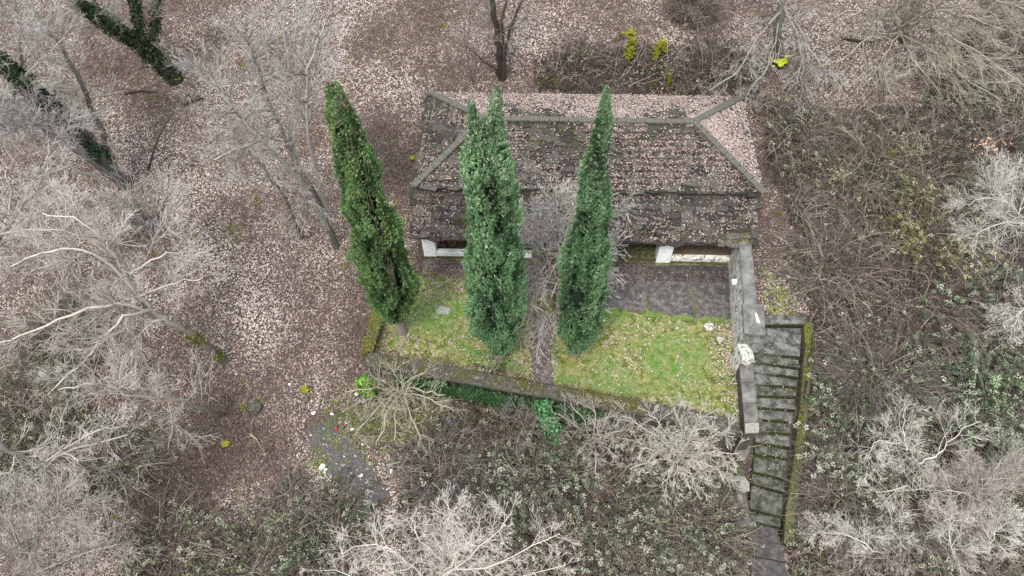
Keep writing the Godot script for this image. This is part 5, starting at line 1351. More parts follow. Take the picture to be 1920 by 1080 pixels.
	for e in [
		["purple grey twiggy dome right of the staircase landing", Vector3(14.20, -0.43, -11.89), 1.7, 1.5, 320, Color(0.24, 0.195, 0.19), 260, sage],
		["brown tangled thicket right of the church wall", Vector3(13.02, 0.62, -16.21), 1.7, 1.3, 300, Color(0.22, 0.17, 0.145), 160, sage],
		["reddish brown thicket in the middle of the right slope", Vector3(16.02, 0.42, -14.66), 2.1, 1.3, 340, Color(0.17, 0.115, 0.105), 160, sage],
		["yellow green tinged thicket on the right slope", Vector3(17.44, 1.22, -17.29), 1.5, 1.1, 200, Color(0.21, 0.17, 0.12), 900, Color(0.26, 0.25, 0.09)],
		["sage green bramble at right below the white twig fan", Vector3(18.50, 0.07, -12.81), 1.7, 1.3, 170, cane, 1700, Color(0.145, 0.20, 0.11)],
		["dense sage bramble right of the purple grey dome", Vector3(17.07, -0.52, -11.05), 1.6, 1.3, 170, cane, 1700, Color(0.15, 0.195, 0.115)],
		["green bramble at the right edge beside forking tree", Vector3(18.87, -0.68, -10.18), 1.7, 1.2, 180, cane, 1700, Color(0.11, 0.18, 0.09)],
		["pale leaved bramble beside the staircase middle", Vector3(12.86, -1.30, -9.09), 1.2, 1.4, 190, cane, 1300, Color(0.25, 0.275, 0.19)],
		["green bramble hugging the kerb wall below the landing", Vector3(12.92, -0.76, -11.05), 1.0, 1.0, 160, cane, 1300, Color(0.085, 0.15, 0.06)],
		["grey twiggy bramble beside the staircase foot", Vector3(11.97, -1.87, -7.36), 1.2, 1.2, 260, grey, 350, Color(0.24, 0.22, 0.16)],
		["olive brush right of the church roof corner", Vector3(15.46, 1.87, -20.38), 1.7, 1.0, 230, Color(0.20, 0.17, 0.12), 500, Color(0.14, 0.14, 0.06)],
		["dark bramble beside the upper right slope edge", Vector3(20.91, 2.20, -20.51), 2.0, 1.2, 230, cane, 900, Color(0.08, 0.105, 0.06)],
		["thin brown brush between roof and right slope", Vector3(13.08, 2.21, -22.41), 1.5, 0.8, 200, Color(0.20, 0.16, 0.13), 120, sage],
		["brown brush above the yellow green thicket", Vector3(18.03, 1.96, -19.89), 1.7, 1.0, 240, Color(0.21, 0.175, 0.13), 450, Color(0.15, 0.15, 0.07)],
		["grey green bramble at the far right middle", Vector3(20.40, 0.96, -16.01), 1.7, 1.2, 200, grey, 900, Color(0.12, 0.15, 0.09)],
		["dark bramble left of the pale forking tree", Vector3(13.89, -0.96, -10.22), 1.4, 1.1, 160, cane, 900, Color(0.10, 0.13, 0.07)],
		["bramble under the pinkish bushy tree", Vector3(14.38, -1.77, -6.97), 1.6, 1.0, 220, grey, 500, Color(0.13, 0.14, 0.085)],
		["sage bramble below the ivy column", Vector3(0.65, -1.76, -8.94), 1.7, 1.0, 170, cane, 1100, sage],
		["broad sage bramble at the front slope centre", Vector3(3.03, -2.15, -7.57), 2.0, 1.1, 190, cane, 1300, Color(0.165, 0.18, 0.115)],
		["green bramble below the dome shaped bush", Vector3(5.80, -2.32, -6.95), 1.7, 1.1, 170, cane, 1150, Color(0.13, 0.165, 0.085)],
		["dark purple grey thicket right of the muddy path", Vector3(-2.94, -1.68, -8.80), 1.3, 0.9, 280, Color(0.17, 0.145, 0.135), 160, sage],
		["bramble left of the staircase foot", Vector3(6.95, -2.52, -6.39), 1.2, 1.0, 240, Color(0.22, 0.17, 0.15), 500, Color(0.16, 0.17, 0.10)],
		["pale bramble above the pinkish white crown", Vector3(-0.23, -2.30, -6.90), 1.5, 1.0, 170, cane, 1300, Color(0.20, 0.20, 0.135)],
		["bright sage bramble between crown and staircase at bottom", Vector3(4.08, -2.72, -5.55), 1.6, 1.0, 170, cane, 1100, Color(0.19, 0.215, 0.14)],
		["dark green bramble at the bottom left of centre", Vector3(-6.95, -2.07, -6.62), 1.3, 1.0, 200, cane, 1150, Color(0.085, 0.115, 0.06)],
		["olive bramble at the bottom edge left", Vector3(-9.63, -2.26, -5.79), 1.6, 0.9, 200, cane, 1300, Color(0.13, 0.145, 0.075)],
		["mixed olive bramble farthest left on bottom edge", Vector3(-12.87, -2.26, -6.24), 1.5, 0.9, 220, cane, 1000, Color(0.12, 0.13, 0.07)],
		["brown twiggy thicket above dark green bramble", Vector3(-8.55, -1.72, -7.93), 0.8, 0.6, 160, Color(0.24, 0.19, 0.165), 100, sage],
		["olive thicket beneath the lower left forked tree", Vector3(-19.24, -1.00, -11.59), 1.9, 1.0, 260, Color(0.20, 0.18, 0.13), 600, Color(0.12, 0.13, 0.07)],
		["grey olive thicket under the wide pale crown", Vector3(-18.43, -0.47, -14.43), 1.8, 1.0, 260, Color(0.22, 0.205, 0.16), 300, Color(0.12, 0.13, 0.07)],
		["brown brush clump at the top right of the slope", Vector3(8.93, 4.26, -28.66), 1.2, 0.7, 260, Color(0.12, 0.09, 0.075), 40, sage],
		["dark brush on the bank right of the mossy logs", Vector3(9.47, 2.88, -25.72), 1.4, 0.7, 260, Color(0.13, 0.095, 0.085), 100, Color(0.1, 0.11, 0.05)],
		["dark brush on the bank behind the cypress tips", Vector3(3.27, 2.74, -26.14), 1.3, 0.6, 240, Color(0.12, 0.085, 0.075), 60, Color(0.1, 0.11, 0.05)],
		["grey thicket on the left slope below leaning tree", Vector3(-15.46, -1.51, -9.49), 1.6, 0.8, 240, Color(0.25, 0.225, 0.19), 300, Color(0.13, 0.135, 0.075)],
		["dark olive thicket in front of the retaining wall", Vector3(-0.76, -1.17, -11.16), 1.3, 0.7, 200, cane, 500, Color(0.085, 0.095, 0.04)]]:
		thicket(e[0], e[1], e[2], e[3], e[4], e[5], e[6], e[7])
	# --- green climbers
	rng.seed = 818
	var ic := thing("ivy_column", "bright green ivy climbing a leaning stump before the wall", "ivy", Vector3(1.50, -1.62, -9.51))
	var il := [Vector3(1.50, -1.62, -9.51), Vector3(1.63, -1.44, -10.20), Vector3(1.25, -0.34, -10.30), Vector3(0.95, 0.92, -10.50)]
	var itr := MB.new()
	itr.tube(PackedVector3Array([Vector3(0, -0.1, 0), il[1] - il[0], il[2] - il[0], il[3] - il[0]]), PackedFloat32Array([0.1, 0.08, 0.06, 0.03]), 6, brown, brown)
	put("stump", itr.mesh(), M.bark, ic)
	clothe(ic, "foliage", il, 0.42, 0.22, 520, M.ivy, 0.26, [Color(0.05, 0.15, 0.06), Color(0.10, 0.24, 0.10), Color(0.16, 0.33, 0.15)], ic.position)
	var sh := thing("green_shrub", "small bright green shrub at the left end of the wall", "shrub", Vector3(-5.82, -0.68, -11.88))
	var sl := [Vector3(0, 0.1, 0), Vector3(0.0, 0.5, 0), Vector3(-0.05, 0.9, 0.0)]
	var stm := MB.new()
	stm.tube(PackedVector3Array(sl), PackedFloat32Array([0.03, 0.02, 0.01]), 5, brown, brown)
	put("stem", stm.mesh(), M.bark, sh)
	clothe(sh, "foliage", sl, 0.38, 0.22, 280, M.ivy, 0.22, [Color(0.08, 0.20, 0.02), Color(0.17, 0.36, 0.05), Color(0.25, 0.44, 0.08)])
	var wi := thing("wall_ivy", "dark green ivy hanging on the retaining wall face", "ivy", Vector3(-2.0, -0.4, -11.6))
	var wb := PackedFloat32Array()
	for i in 1500:
		var f := rng.randf()
		var q := Vector2(-4.6, -12.25).lerp(Vector2(3.2, -10.45), f)
		push(wb, flat_basis(Vector3(0.2, 0.5, 1), 0.6, rng.randf_range(0.12, 0.24)), Vector3(q.x, 0.22 - rng.randf() * rng.randf_range(0.5, 1.3), q.y + 0.06 + rng.randf() * 0.16) - wi.position, Color(0.018, 0.05, 0.018).lerp(Color(0.05, 0.11, 0.04), rng.randf()))
	scatter("leaves", M.ivy, M.green, wb, wi)

# ------------------------------------------------------------------ ground cover
func court_cover() -> void:
	rng.seed = 3131
	var tufts := [blade_tuft(9, 0.085, 0.13, 0.006, 1), blade_tuft(8, 0.065, 0.15, 0.008, 2)]
	var buf := [PackedFloat32Array(), PackedFloat32Array()]
	var leaves := PackedFloat32Array()
	var dirt := PackedVector2Array([Vector2(0.92, -14.87), Vector2(1.73, -14.79), Vector2(1.49, -13.10), Vector2(1.55, -11.51), Vector2(0.74, -11.80), Vector2(0.62, -13.36)])
	var lawn_a := PackedVector2Array([Vector2(-4.00, -16.90), Vector2(-1.82, -16.55), Vector2(0.55, -15.67), Vector2(0.69, -13.36), Vector2(0.74, -12.06), Vector2(-5.20, -13.41), Vector2(-4.60, -15.56)])
	var lawn_b := PackedVector2Array([Vector2(1.92, -14.32), Vector2(3.72, -14.83), Vector2(8.99, -14.24), Vector2(8.37, -10.18), Vector2(1.46, -11.74), Vector2(1.53, -13.10)])
	var porch_front := PackedVector2Array([Vector2(1.18, -17.30), Vector2(9.61, -17.18), Vector2(9.04, -14.37), Vector2(1.07, -14.86)])
	for i in 46000:
		var p := Vector2(rng.randf_range(-6.0, 9.5), rng.randf_range(-17.4, -9.4))
		if not inside(court, p) or inside(house, p) or inside(dirt, p):
			continue
		var in_a := inside(lawn_a, p)
		var in_b := inside(lawn_b, p)
		var nz := noise_a.get_noise_2d(p.x * 14.0 + 50.0, p.y * 14.0) + 0.6 * noise_b.get_noise_2d(p.x * 30.0, p.y * 30.0)
		var dens := 0.0
		if in_b:
			dens = 0.62 + nz * 1.15
			dens -= 0.75 * smoothstep(7.6, 8.5, p.x) 
		elif in_a:
			dens = 0.42 + nz * 1.1
			var q: Vector2 = Vector2(-3.25, -15.38)
			dens += 0.9 * exp(-p.distance_squared_to(q) / 0.5)
		if rng.randf() < dens:
			var k := clampf(0.5 + nz * 0.9 + rng.randfn() * 0.2, 0.0, 1.0)
			var c := Color(0.34, 0.335, 0.14).lerp(Color(0.115, 0.265, 0.045), k)
			if rng.randf() < 0.2:
				c = c.lerp(Color(0.46, 0.43, 0.27), 0.75)
			push(buf[i % 2], Basis(Vector3.UP, rng.randf() * TAU).scaled(Vector3.ONE * rng.randf_range(0.6, 1.15)), Vector3(p.x, 0.0, p.y), c)
	for i in 2000:
		var f := pow(rng.randf(), 1.5)
		if noise_b.get_noise_2d(f * 170.0, 9.0) < -0.08:
			continue
		var e: Vector2 = Vector2(3.61, -14.89)
		var q := e.lerp(Vector2(9.01, -14.24), f) + Vector2(rng.randfn() * 0.05, absf(rng.randfn()) * -0.10 * (0.5 + 1.5 * absf(noise_b.get_noise_2d(f * 300.0, 3.0))) + 0.04)
		push(buf[i % 2], Basis(Vector3.UP, rng.randf() * TAU).scaled(Vector3.ONE * rng.randf_range(0.6, 1.2)), Vector3(q.x, 0.01, q.y), Color(0.10, 0.20, 0.04).lerp(Color(0.22, 0.28, 0.08), rng.randf()))
	var keep := 0.0
	for i in 30000:
		var p := Vector2(rng.randf_range(-6.0, 9.6), rng.randf_range(-17.8, -9.4))
		if not inside(court, p) or inside(house, p):
			continue
		var t := 0.75
		keep = 0.30 + 0.5 * noise_a.get_noise_2d(p.x * 16.0, p.y * 16.0 + 90.0)
		if inside(porch_front, p):
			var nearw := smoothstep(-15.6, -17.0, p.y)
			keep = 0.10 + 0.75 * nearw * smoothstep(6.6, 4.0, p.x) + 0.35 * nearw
			t = 0.34  # darker leaf tone on the ground in front of the porch
		elif inside(lawn_b, p):
			keep = 0.13 + 0.35 * noise_a.get_noise_2d(p.x * 16.0, p.y * 16.0 + 90.0) + 0.55 * smoothstep(7.4, 8.4, p.x)
			t = 0.85
		elif inside(dirt, p):
			keep = 0.35
			t = 0.5
		elif not inside(lawn_a, p):
			keep = 0.85
			t = 0.52
		if rng.randf() < keep:
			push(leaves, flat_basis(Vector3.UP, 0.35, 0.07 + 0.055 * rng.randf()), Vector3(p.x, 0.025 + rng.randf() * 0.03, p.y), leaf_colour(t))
	# leaves on steps and landing
	for i in 420:
		var f := rng.randf()
		var z := lerpf(-13.9, -7.0, f)
		var st := maxf(0.0, ceil((z + 12.75) / 0.415))
		var x := lerpf(lerpf(9.3, 8.75, f), lerpf(11.6, 9.8, f), rng.randf())
		if f < 0.45 and x < 9.6 - f:
			continue
		push(leaves, flat_basis(Vector3.UP, 0.4, rng.randf_range(0.05, 0.09)), Vector3(x, -0.17 * st + 0.03, z), leaf_colour(0.6))
	for i in 260:
		var f := rng.randf()
		var q := Vector2(-5.8, -12.8).lerp(Vector2(8.2, -9.62), f)
		push(leaves, flat_basis(Vector3.UP, 0.4, rng.randf_range(0.05, 0.09)), Vector3(q.x + rng.randf_range(-0.1, 0.1), 0.42, q.y + rng.randf_range(-0.2, 0.2)), leaf_colour(0.5))
	for k in 2:
		tag(scatter("lawn_grass", tufts[k], M.green, buf[k]), "short yellowish green grass growing on the courtyard lawn", "grass", "short grass of the courtyard lawn")
	tag(scatter("courtyard_leaf_litter", leaf_mesh(44), M.leaf, leaves), "scattered fallen leaves on the courtyard lawn and paving", "leaf litter")

func undergrowth() -> void:
	rng.seed = 6161
	var dead := [blade_tuft(11, 0.42, 0.3, 0.006, 11), blade_tuft(9, 0.6, 0.2, 0.006, 12)]
	var bufs := [PackedFloat32Array(), PackedFloat32Array()]
	var low := PackedFloat32Array()
	for i in 60000:
		var z := rng.randf_range(-31.0, -3.6)
		var half := 19.0 + (-z) * 0.24
		var x := rng.randf_range(-half, half)
		var p := Vector2(x, z)
		if inside(house, p) or inside(court, p) or inside(stair_zone, p) or line_dist(mud_line, p) < 0.5:
			continue
		var g := Vector3(x, gh(x, z), z)
		var nz := noise_a.get_noise_2d(x * 12.0 + 300.0, z * 12.0)
		if brush(x, z):
			if rng.randf() < 0.40 - nz * 0.9:
				var c := Color(0.07, 0.052, 0.045).lerp(Color(0.36, 0.31, 0.27), pow(rng.randf(), 1.5))
				push(bufs[i % 2], Basis(Vector3.UP, rng.randf() * TAU).scaled(Vector3.ONE * rng.randf_range(0.5, 1.1)), g, c)
			if rng.randf() < 0.13 + nz * 2.0 + (0.08 if z > -10.0 else -0.05):
				var c := Color(0.045, 0.06, 0.028).lerp(Color(0.30, 0.33, 0.22), pow(rng.randf(), 1.6))
				push(low, flat_basis(Vector3.UP, 0.5, rng.randf_range(0.12, 0.24)), g + Vector3.UP * rng.randf_range(0.05, 0.4), c)
		elif rng.randf() < 0.035 + maxf(0.0, nz) * 0.08:
			var c := Color(0.16, 0.12, 0.10).lerp(Color(0.32, 0.27, 0.23), rng.randf())
			push(bufs[i % 2], Basis(Vector3.UP, rng.randf() * TAU).scaled(Vector3.ONE * rng.randf_range(0.3, 0.7)), g, c)
	var cn := MB.new()
	for i in 9000:
		var z := rng.randf_range(-30.0, -3.6)
		var half := 19.0 + (-z) * 0.24
		var x := rng.randf_range(-half, half)
		if not brush(x, z) or inside(court, Vector2(x, z)) or inside(stair_zone, Vector2(x, z)) or inside(house, Vector2(x, z)):
			continue
		var flow := noise_a.get_noise_2d(x * 5.0, z * 5.0) * 7.0 + rng.randfn() * 0.7
		var l := rng.randf_range(0.5, 1.7)
		var h0 := rng.randf_range(0.05, 0.55)
		var arch := rng.randf_range(0.1, 0.5)
		var pts := PackedVector3Array()
		var rad := PackedFloat32Array()
		for k in 5:
			var f := k / 4.0
			var q := Vector2(x, z) + Vector2(cos(flow), sin(flow)) * l * f
			flow += rng.randfn() * 0.15
			pts.append(Vector3(q.x, gh(q.x, q.y) + h0 * (1.0 - f) + arch * sin(f * PI) + 0.05, q.y))
			rad.append(lerpf(0.009, 0.004, f))
		var c := Color(0.09, 0.062, 0.055).lerp(Color(0.48, 0.42, 0.37), pow(rng.randf(), 1.4))
		cn.tube(pts, rad, 3, c, c)
	var cno := put("dry_canes", cn.mesh(), M.twig)
	cno.set_meta("kind", "stuff")
	tag(cno, "tangle of dry arching canes covering the brushy slopes", "undergrowth")
	var mo := PackedFloat32Array()
	for i in 260:
		var z := rng.randf_range(-30.0, -5.0)
		var x := rng.randf_range(-21.0, 14.0)
		var p := Vector2(x, z)
		if inside(house, p) or inside(court, p) or inside(stair_zone, p) or noise_a.get_noise_2d(x * 9.0 + 77.0, z * 9.0) < 0.05:
			continue
		for k in 3 + rng.randi() % 9:
			var q := p + Vector2(rng.randfn(), rng.randfn()) * 0.09
			var w := rng.randf_range(0.04, 0.12)
			push(mo, Basis(Vector3.UP, rng.randf() * TAU).scaled(Vector3(w, w * 0.5, w)), Vector3(q.x, gh(q.x, q.y) + 0.03, q.y), MOSS[rng.randi() % 3].lerp(MOSS[rng.randi() % 3], rng.randf()))
	tag(scatter("ground_moss", M.moss_mesh, M.moss, mo), "small yellow green moss cushions among the fallen leaves", "moss")
	# fresh green strip beside the gate wall and by the mud
	var strip := PackedVector2Array([Vector2(10.60, -17.20), Vector2(10.94, -16.13), Vector2(11.62, -15.13), Vector2(11.69, -14.24), Vector2(10.47, -14.46), Vector2(10.31, -15.69)])
	for i in 700:
		var p := Vector2(rng.randf_range(9.5, 12.5), rng.randf_range(-17.5, -14.0))
		if inside(strip, p) and noise_a.get_noise_2d(p.x * 20.0, p.y * 20.0) > -0.1:
			push(low, flat_basis(Vector3.UP, 0.5, rng.randf_range(0.10, 0.18)), Vector3(p.x, gh(p.x, p.y) + 0.05, p.y), Color(0.12, 0.20, 0.04).lerp(Color(0.28, 0.34, 0.08), rng.randf()))
	for e in [[Vector2(-5.54, -10.54), 1.3, 420], [Vector2(-6.79, -10.75), 0.8, 130], [Vector2(-7.52, -9.22), 0.6, 90], [Vector2(-3.90, -10.75), 1.2, 300], [Vector2(7.24, -8.97), 0.8, 130], [Vector2(8.17, -8.36), 0.7, 150], [Vector2(8.18, -5.99), 0.9, 160], [Vector2(-12.20, -19.13), 0.4, 40], [Vector2(16.32, -21.31), 1.0, 90], [Vector2(-2.89, -12.23), 0.8, 200]]:
		for i in e[2]:
			var p: Vector2 = e[0] + Vector2(rng.randfn(), rng.randfn()) * e[1] * 0.6
			if inside(court, p):
				continue
			push(low, flat_basis(Vector3.UP, 0.5, rng.randf_range(0.08, 0.16)), Vector3(p.x, gh(p.x, p.y) + 0.05, p.y), Color(0.07, 0.11, 0.03).lerp(Color(0.20, 0.24, 0.05), rng.randf()))
	for k in 2:
		tag(scatter("dead_undergrowth", dead[k], M.twig, bufs[k]), "dry brown stalks of dead undergrowth on the slopes", "undergrowth", "dry stalks of dead undergrowth")
	tag(scatter("low_greenery", M.sprig, M.green, low), "small grey green leaves of low ground plants", "undergrowth")
	# twigs lying on the leaves
	var mb := MB.new()
	for i in 900:
		var z := rng.randf_range(-31.0, -4.0)
		var x := rng.randf_range(-22.0, 22.0)
		var p := Vector2(x, z)
		if inside(house, p) or inside(court, p) or inside(stair_zone, p):
			continue
		var a := rng.randf() * TAU
		var l := rng.randf_range(0.3, 1.3)
		var pts := PackedVector3Array()
		var rad := PackedFloat32Array()
		for k in 4:
			var q := p + Vector2(cos(a), sin(a)) * l * (k / 3.0) + Vector2(rng.randfn(), rng.randfn()) * 0.04
			pts.append(Vector3(q.x, gh(q.x, q.y) + 0.04 + rng.randf() * 0.04, q.y))
			rad.append(0.012 - 0.002 * k)
		var c := Color(0.10, 0.075, 0.065).lerp(Color(0.4, 0.36, 0.32), rng.randf() * rng.randf())
		mb.tube(pts, rad, 3, c, c)
	var tw := put("fallen_twigs", mb.mesh(), M.twig)
	tw.set_meta("kind", "stuff")
	tag(tw, "thin fallen twigs lying across the leaf litter", "twigs")

# ------------------------------------------------------------------ small things
func mossy_log(label: String, pts: Array, r: float, amount: int, size: float, cols: Array) -> void:
	var o := thing("mossy_stump", label, "stump", pts[0])
	var mb := MB.new()
	var rel := PackedVector3Array()
	var rad := PackedFloat32Array()
	for i in pts.size():
		rel.append(pts[i] - pts[0])
		rad.append(r * (1.0 - 0.35 * i / (pts.size() - 1)))
	mb.tube(rel, rad, 8, Color(0.10, 0.08, 0.06), Color(0.12, 0.10, 0.07))
	put("wood", mb.mesh(), M.bark, o)
	var up := []
	for p in pts:
		up.append(p + Vector3(0, r * 0.55, r * 0.3))
	moss_line(o, up, r * 0.45, amount * 3, size * 0.55, cols)

func small_things() -> void:
	rng.seed = 2525
	var bright := [Color(0.16, 0.165, 0.02), Color(0.09, 0.097, 0.015), Color(0.235, 0.225, 0.035)]
	mossy_log("tall yellow green mossy stump with a bent top on the bank", [Vector3(5.62, 3.32, -26.42), Vector3(5.66, 3.88, -26.50), Vector3(5.72, 4.51, -26.66), Vector3(5.68, 4.80, -26.87)], 0.17, 420, 0.17, bright)
	mossy_log("mossy branch bent over leaf slope beside the tall stump", [Vector3(5.75, 4.50, -27.12), Vector3(5.39, 4.45, -27.21), Vector3(4.97, 4.08, -27.18)], 0.08, 160, 0.12, bright)
	mossy_log("arched mossy stump right of the tall mossy stump", [Vector3(6.91, 3.53, -26.47), Vector3(7.00, 4.15, -26.64), Vector3(7.19, 4.36, -26.71), Vector3(7.33, 3.90, -26.54)], 0.12, 300, 0.15, bright)
	mossy_log("mossy broken stem leaning at the roof's back edge", [Vector3(2.11, 2.25, -25.82), Vector3(2.17, 2.83, -26.11), Vector3(2.31, 2.80, -25.90), Vector3(2.44, 2.50, -25.75)], 0.09, 180, 0.13, bright)
	mossy_log("mossy stem at the back eave near the roof's right end", [Vector3(7.53, 2.30, -25.55), Vector3(7.57, 2.93, -25.71), Vector3(7.50, 3.24, -25.84)], 0.09, 130, 0.12, [Color(0.16, 0.17, 0.02), Color(0.08, 0.08, 0.03)])
	mossy_log("yellow mossy stick among brush on the right slope", [Vector3(16.37, 2.27, -20.95), Vector3(16.58, 2.48, -21.04), Vector3(16.73, 2.61, -21.16)], 0.07, 90, 0.10, bright)
	mossy_log("mossy dark root curling at the mid right bank", [Vector3(1.50, 2.44, -25.88), Vector3(1.76, 2.82, -26.08), Vector3(2.07, 3.01, -26.20)], 0.07, 60, 0.1, MOSS)
	for e in [["moss covered rock on the leaf path's left side", 481, 766, 0.50], ["upper moss covered rock near the muddy path", 573, 735, 0.42], ["small moss covered rock under the upper mossy rock", 576, 752, 0.30], ["round mossy knob at the lower left leaf slope", 343, 900, 0.3], ["yellow moss cushion on the leaf slope left", 424, 833, 0.22], ["tiny mossy stone near bottom left bramble", 372, 1008, 0.25], ["mossy stone beside the church's left eave", 775, 300, 0.25], ["low mossy stone on the leaf path above tall pale tree", 359, 310, 0.28]]:
		var at: Vector3 = Vector3.ZERO
		at = rocks[rocks_at]
		rocks_at += 1
		var o := thing("mossy_rock", e[0], "rock", on_ground(at))
		put("rock", stone(Vector3(e[3], e[3] * 0.8, e[3] * 0.9), int(e[1]), 6), M.rubble, o).position.y = e[3] * 0.2
		moss_line(o, [o.position + Vector3(-e[3] * 0.2, e[3] * 0.47, 0), o.position + Vector3(e[3] * 0.2, e[3] * 0.47, e[3] * 0.1)], e[3] * 0.2, 600, 0.055, bright)
	# flat stones in the courtyard
	var fs := put("flat_stone", stone(Vector3(0.62, 0.12, 0.42), 61), M.stone)
	fs.position = Vector3(-2.88, 0.03, -15.17)
	tag(fs, "flat grey stone in the bright green grass by left cypress", "stone")
	for e in [[Vector3(7.98, 0.02, -14.08), 0.42, "larger pale concrete piece at the paving edge", 1], [Vector3(8.30, 0.02, -13.47), 0.26, "smaller pale concrete piece in the lawn near the gate", 2]]:
		var s := put("concrete_piece", stone(Vector3(e[1], 0.06, e[1] * 0.9), 70 + e[3], 5), M.old_plaster)
		s.position = e[0]
		tag(s, e[2], "stone")
	var dr := thing("drain_box", "small dark drain opening in paving beside the tall wall", "drain", Vector3(8.88, 0.03, -15.71))
	put("cover", block(box_poly(-0.26, 0.26, -0.13, 0.13), 0.05, -0.1, 0.01), M.dark, dr)
	put("rim", block(box_poly(-0.3, 0.3, -0.2, -0.14), 0.06, -0.1, 0.01), M.paving, dr)
	# litter
	var white := plain(Color(0.80, 0.81, 0.82), 0.5)
	var cream := plain(Color(0.70, 0.66, 0.58), 0.7)
	for e in [["white plastic scrap left of the muddy path's lower bend", Vector3(-7.37, -1.38, -9.06), 0.26, 0], ["smaller white scrap touching the large one by the mud", Vector3(-7.24, -1.40, -8.94), 0.14, 0], ["round white stone beside the bush at wall's left end", Vector3(-6.21, -0.68, -11.79), 0.26, 1], ["pale blue plastic scrap above the muddy path", Vector3(-7.13, -0.87, -10.97), 0.17, 2], ["cream shell shaped stone on dark ground below pale bush", Vector3(-2.81, -1.34, -10.01), 0.26, 1], ["white crumpled paper under the crooked bush", Vector3(-1.80, -1.48, -9.72), 0.24, 0], ["white plastic bag caught in the crooked bush", Vector3(3.10, -1.23, -10.90), 0.34, 0], ["white scrap at the pale bush's lower left", Vector3(-6.30, -0.93, -10.36), 0.15, 0], ["tiny white scrap under the pale bush", Vector3(-5.89, -1.11, -9.81), 0.11, 0], ["white scrap lying beside the grey pipe", Vector3(-4.77, -1.56, -8.89), 0.18, 0], ["square white scrap below the muddy path", Vector3(-5.88, -1.53, -8.74), 0.13, 0], ["white scrap left of the ivy column", Vector3(-1.03, -1.54, -9.44), 0.14, 0], ["tiny white scrap right of its pair near ivy", Vector3(-0.74, -1.56, -9.42), 0.11, 0], ["pale scrap at the foot of the ivy column", Vector3(0.98, -1.60, -9.62), 0.2, 1], ["pale scrap in brush below the dome bush", Vector3(3.21, -1.96, -8.20), 0.2, 0], ["blue plastic bottle scrap in front of retaining wall", Vector3(-2.51, -1.22, -10.64), 0.18, 3], ["green glass bottle beneath the pale bush", Vector3(-3.72, -1.34, -9.93), 0.28, 4], ["red plastic scrap on the leaf slope by mud", Vector3(-6.94, -0.99, -10.44), 0.14, 5], ["white scrap above the upper mossy rock", Vector3(-8.93, -0.64, -12.20), 0.13, 0], ["pale scrap right of the mossy rocks", Vector3(-7.87, -0.87, -11.06), 0.2, 1]]:
		var m: Material = [white, cream, plain(Color(0.55, 0.70, 0.80), 0.4), plain(Color(0.03, 0.14, 0.55), 0.4), plain(Color(0.10, 0.30, 0.20), 0.2), plain(Color(0.5, 0.03, 0.03), 0.5)][e[3]]
		var k: float = e[2]
		var s := put("litter_scrap", stone(Vector3(k, k * (0.7 if e[3] == 1 else 0.45), k * rng.randf_range(0.5, 0.8)), rng.randi() % 900, 5), m)
		s.position = on_ground(e[1], 0.10)
		s.rotation = Vector3(rng.randf_range(-0.3, 0.3), rng.randf() * TAU, rng.randf_range(-0.3, 0.3))
		tag(s, e[0], "litter", "litter in front of the retaining wall")
	var pg := MB.new()
	pg.tube(PackedVector3Array([Vector3(-0.26, 0.1, 0.06), Vector3(0, 0.12, 0), Vector3(0.26, 0.14, -0.06)]), PackedFloat32Array([0.035, 0.035, 0.035]), 8, Color(0.25, 0.26, 0.28), Color(0.3, 0.31, 0.33))
	var pipe := put("grey_pipe", pg.mesh(), M.twig)
	pipe.position = on_ground(Vector3(-4.70, -1.49, -9.16))
	tag(pipe, "short grey pipe lying on bare ground by the muddy path", "pipe")
	# red ribbon on the courtyard tree, rusty leaves
	var rb := put("red_ribbon", stone(Vector3(0.10, 0.2, 0.1), 15, 4), plain(Color(0.75, 0.10, 0.05), 0.6))
	rb.position = Vector3(1.61, 3.55, -14.75)
	tag(rb, "small red ribbon tied in the courtyard's bare tree", "ribbon")
	var bufr := PackedFloat32Array()
	for i in 60:
		push(bufr, flat_basis(Vector3.UP, 0.8, rng.randf_range(0.08, 0.15)), Vector3(rng.randfn() * 0.35, rng.randf() * 0.3, rng.randfn() * 0.2), Color(0.45, 0.26, 0.17).lerp(Color(0.6, 0.42, 0.3), rng.randf()))
	var rl := thing("withered_spray", "spray of withered orange leaves in brush at upper right", "leaves", Vector3(20.55, 2.82, -21.04))
	scatter("leaves", leaf_mesh(3), M.leaf, bufr, rl)
	var st := MB.new()
	st.tube(PackedVector3Array([Vector3(-0.6, -0.5, -0.1), Vector3(0, 0.1, 0), Vector3(0.4, 0.2, 0)]), PackedFloat32Array([0.02, 0.012, 0.006]), 4, Color(0.3, 0.2, 0.14), Color(0.3, 0.2, 0.14))
	put("stem", st.mesh(), M.bark, rl)
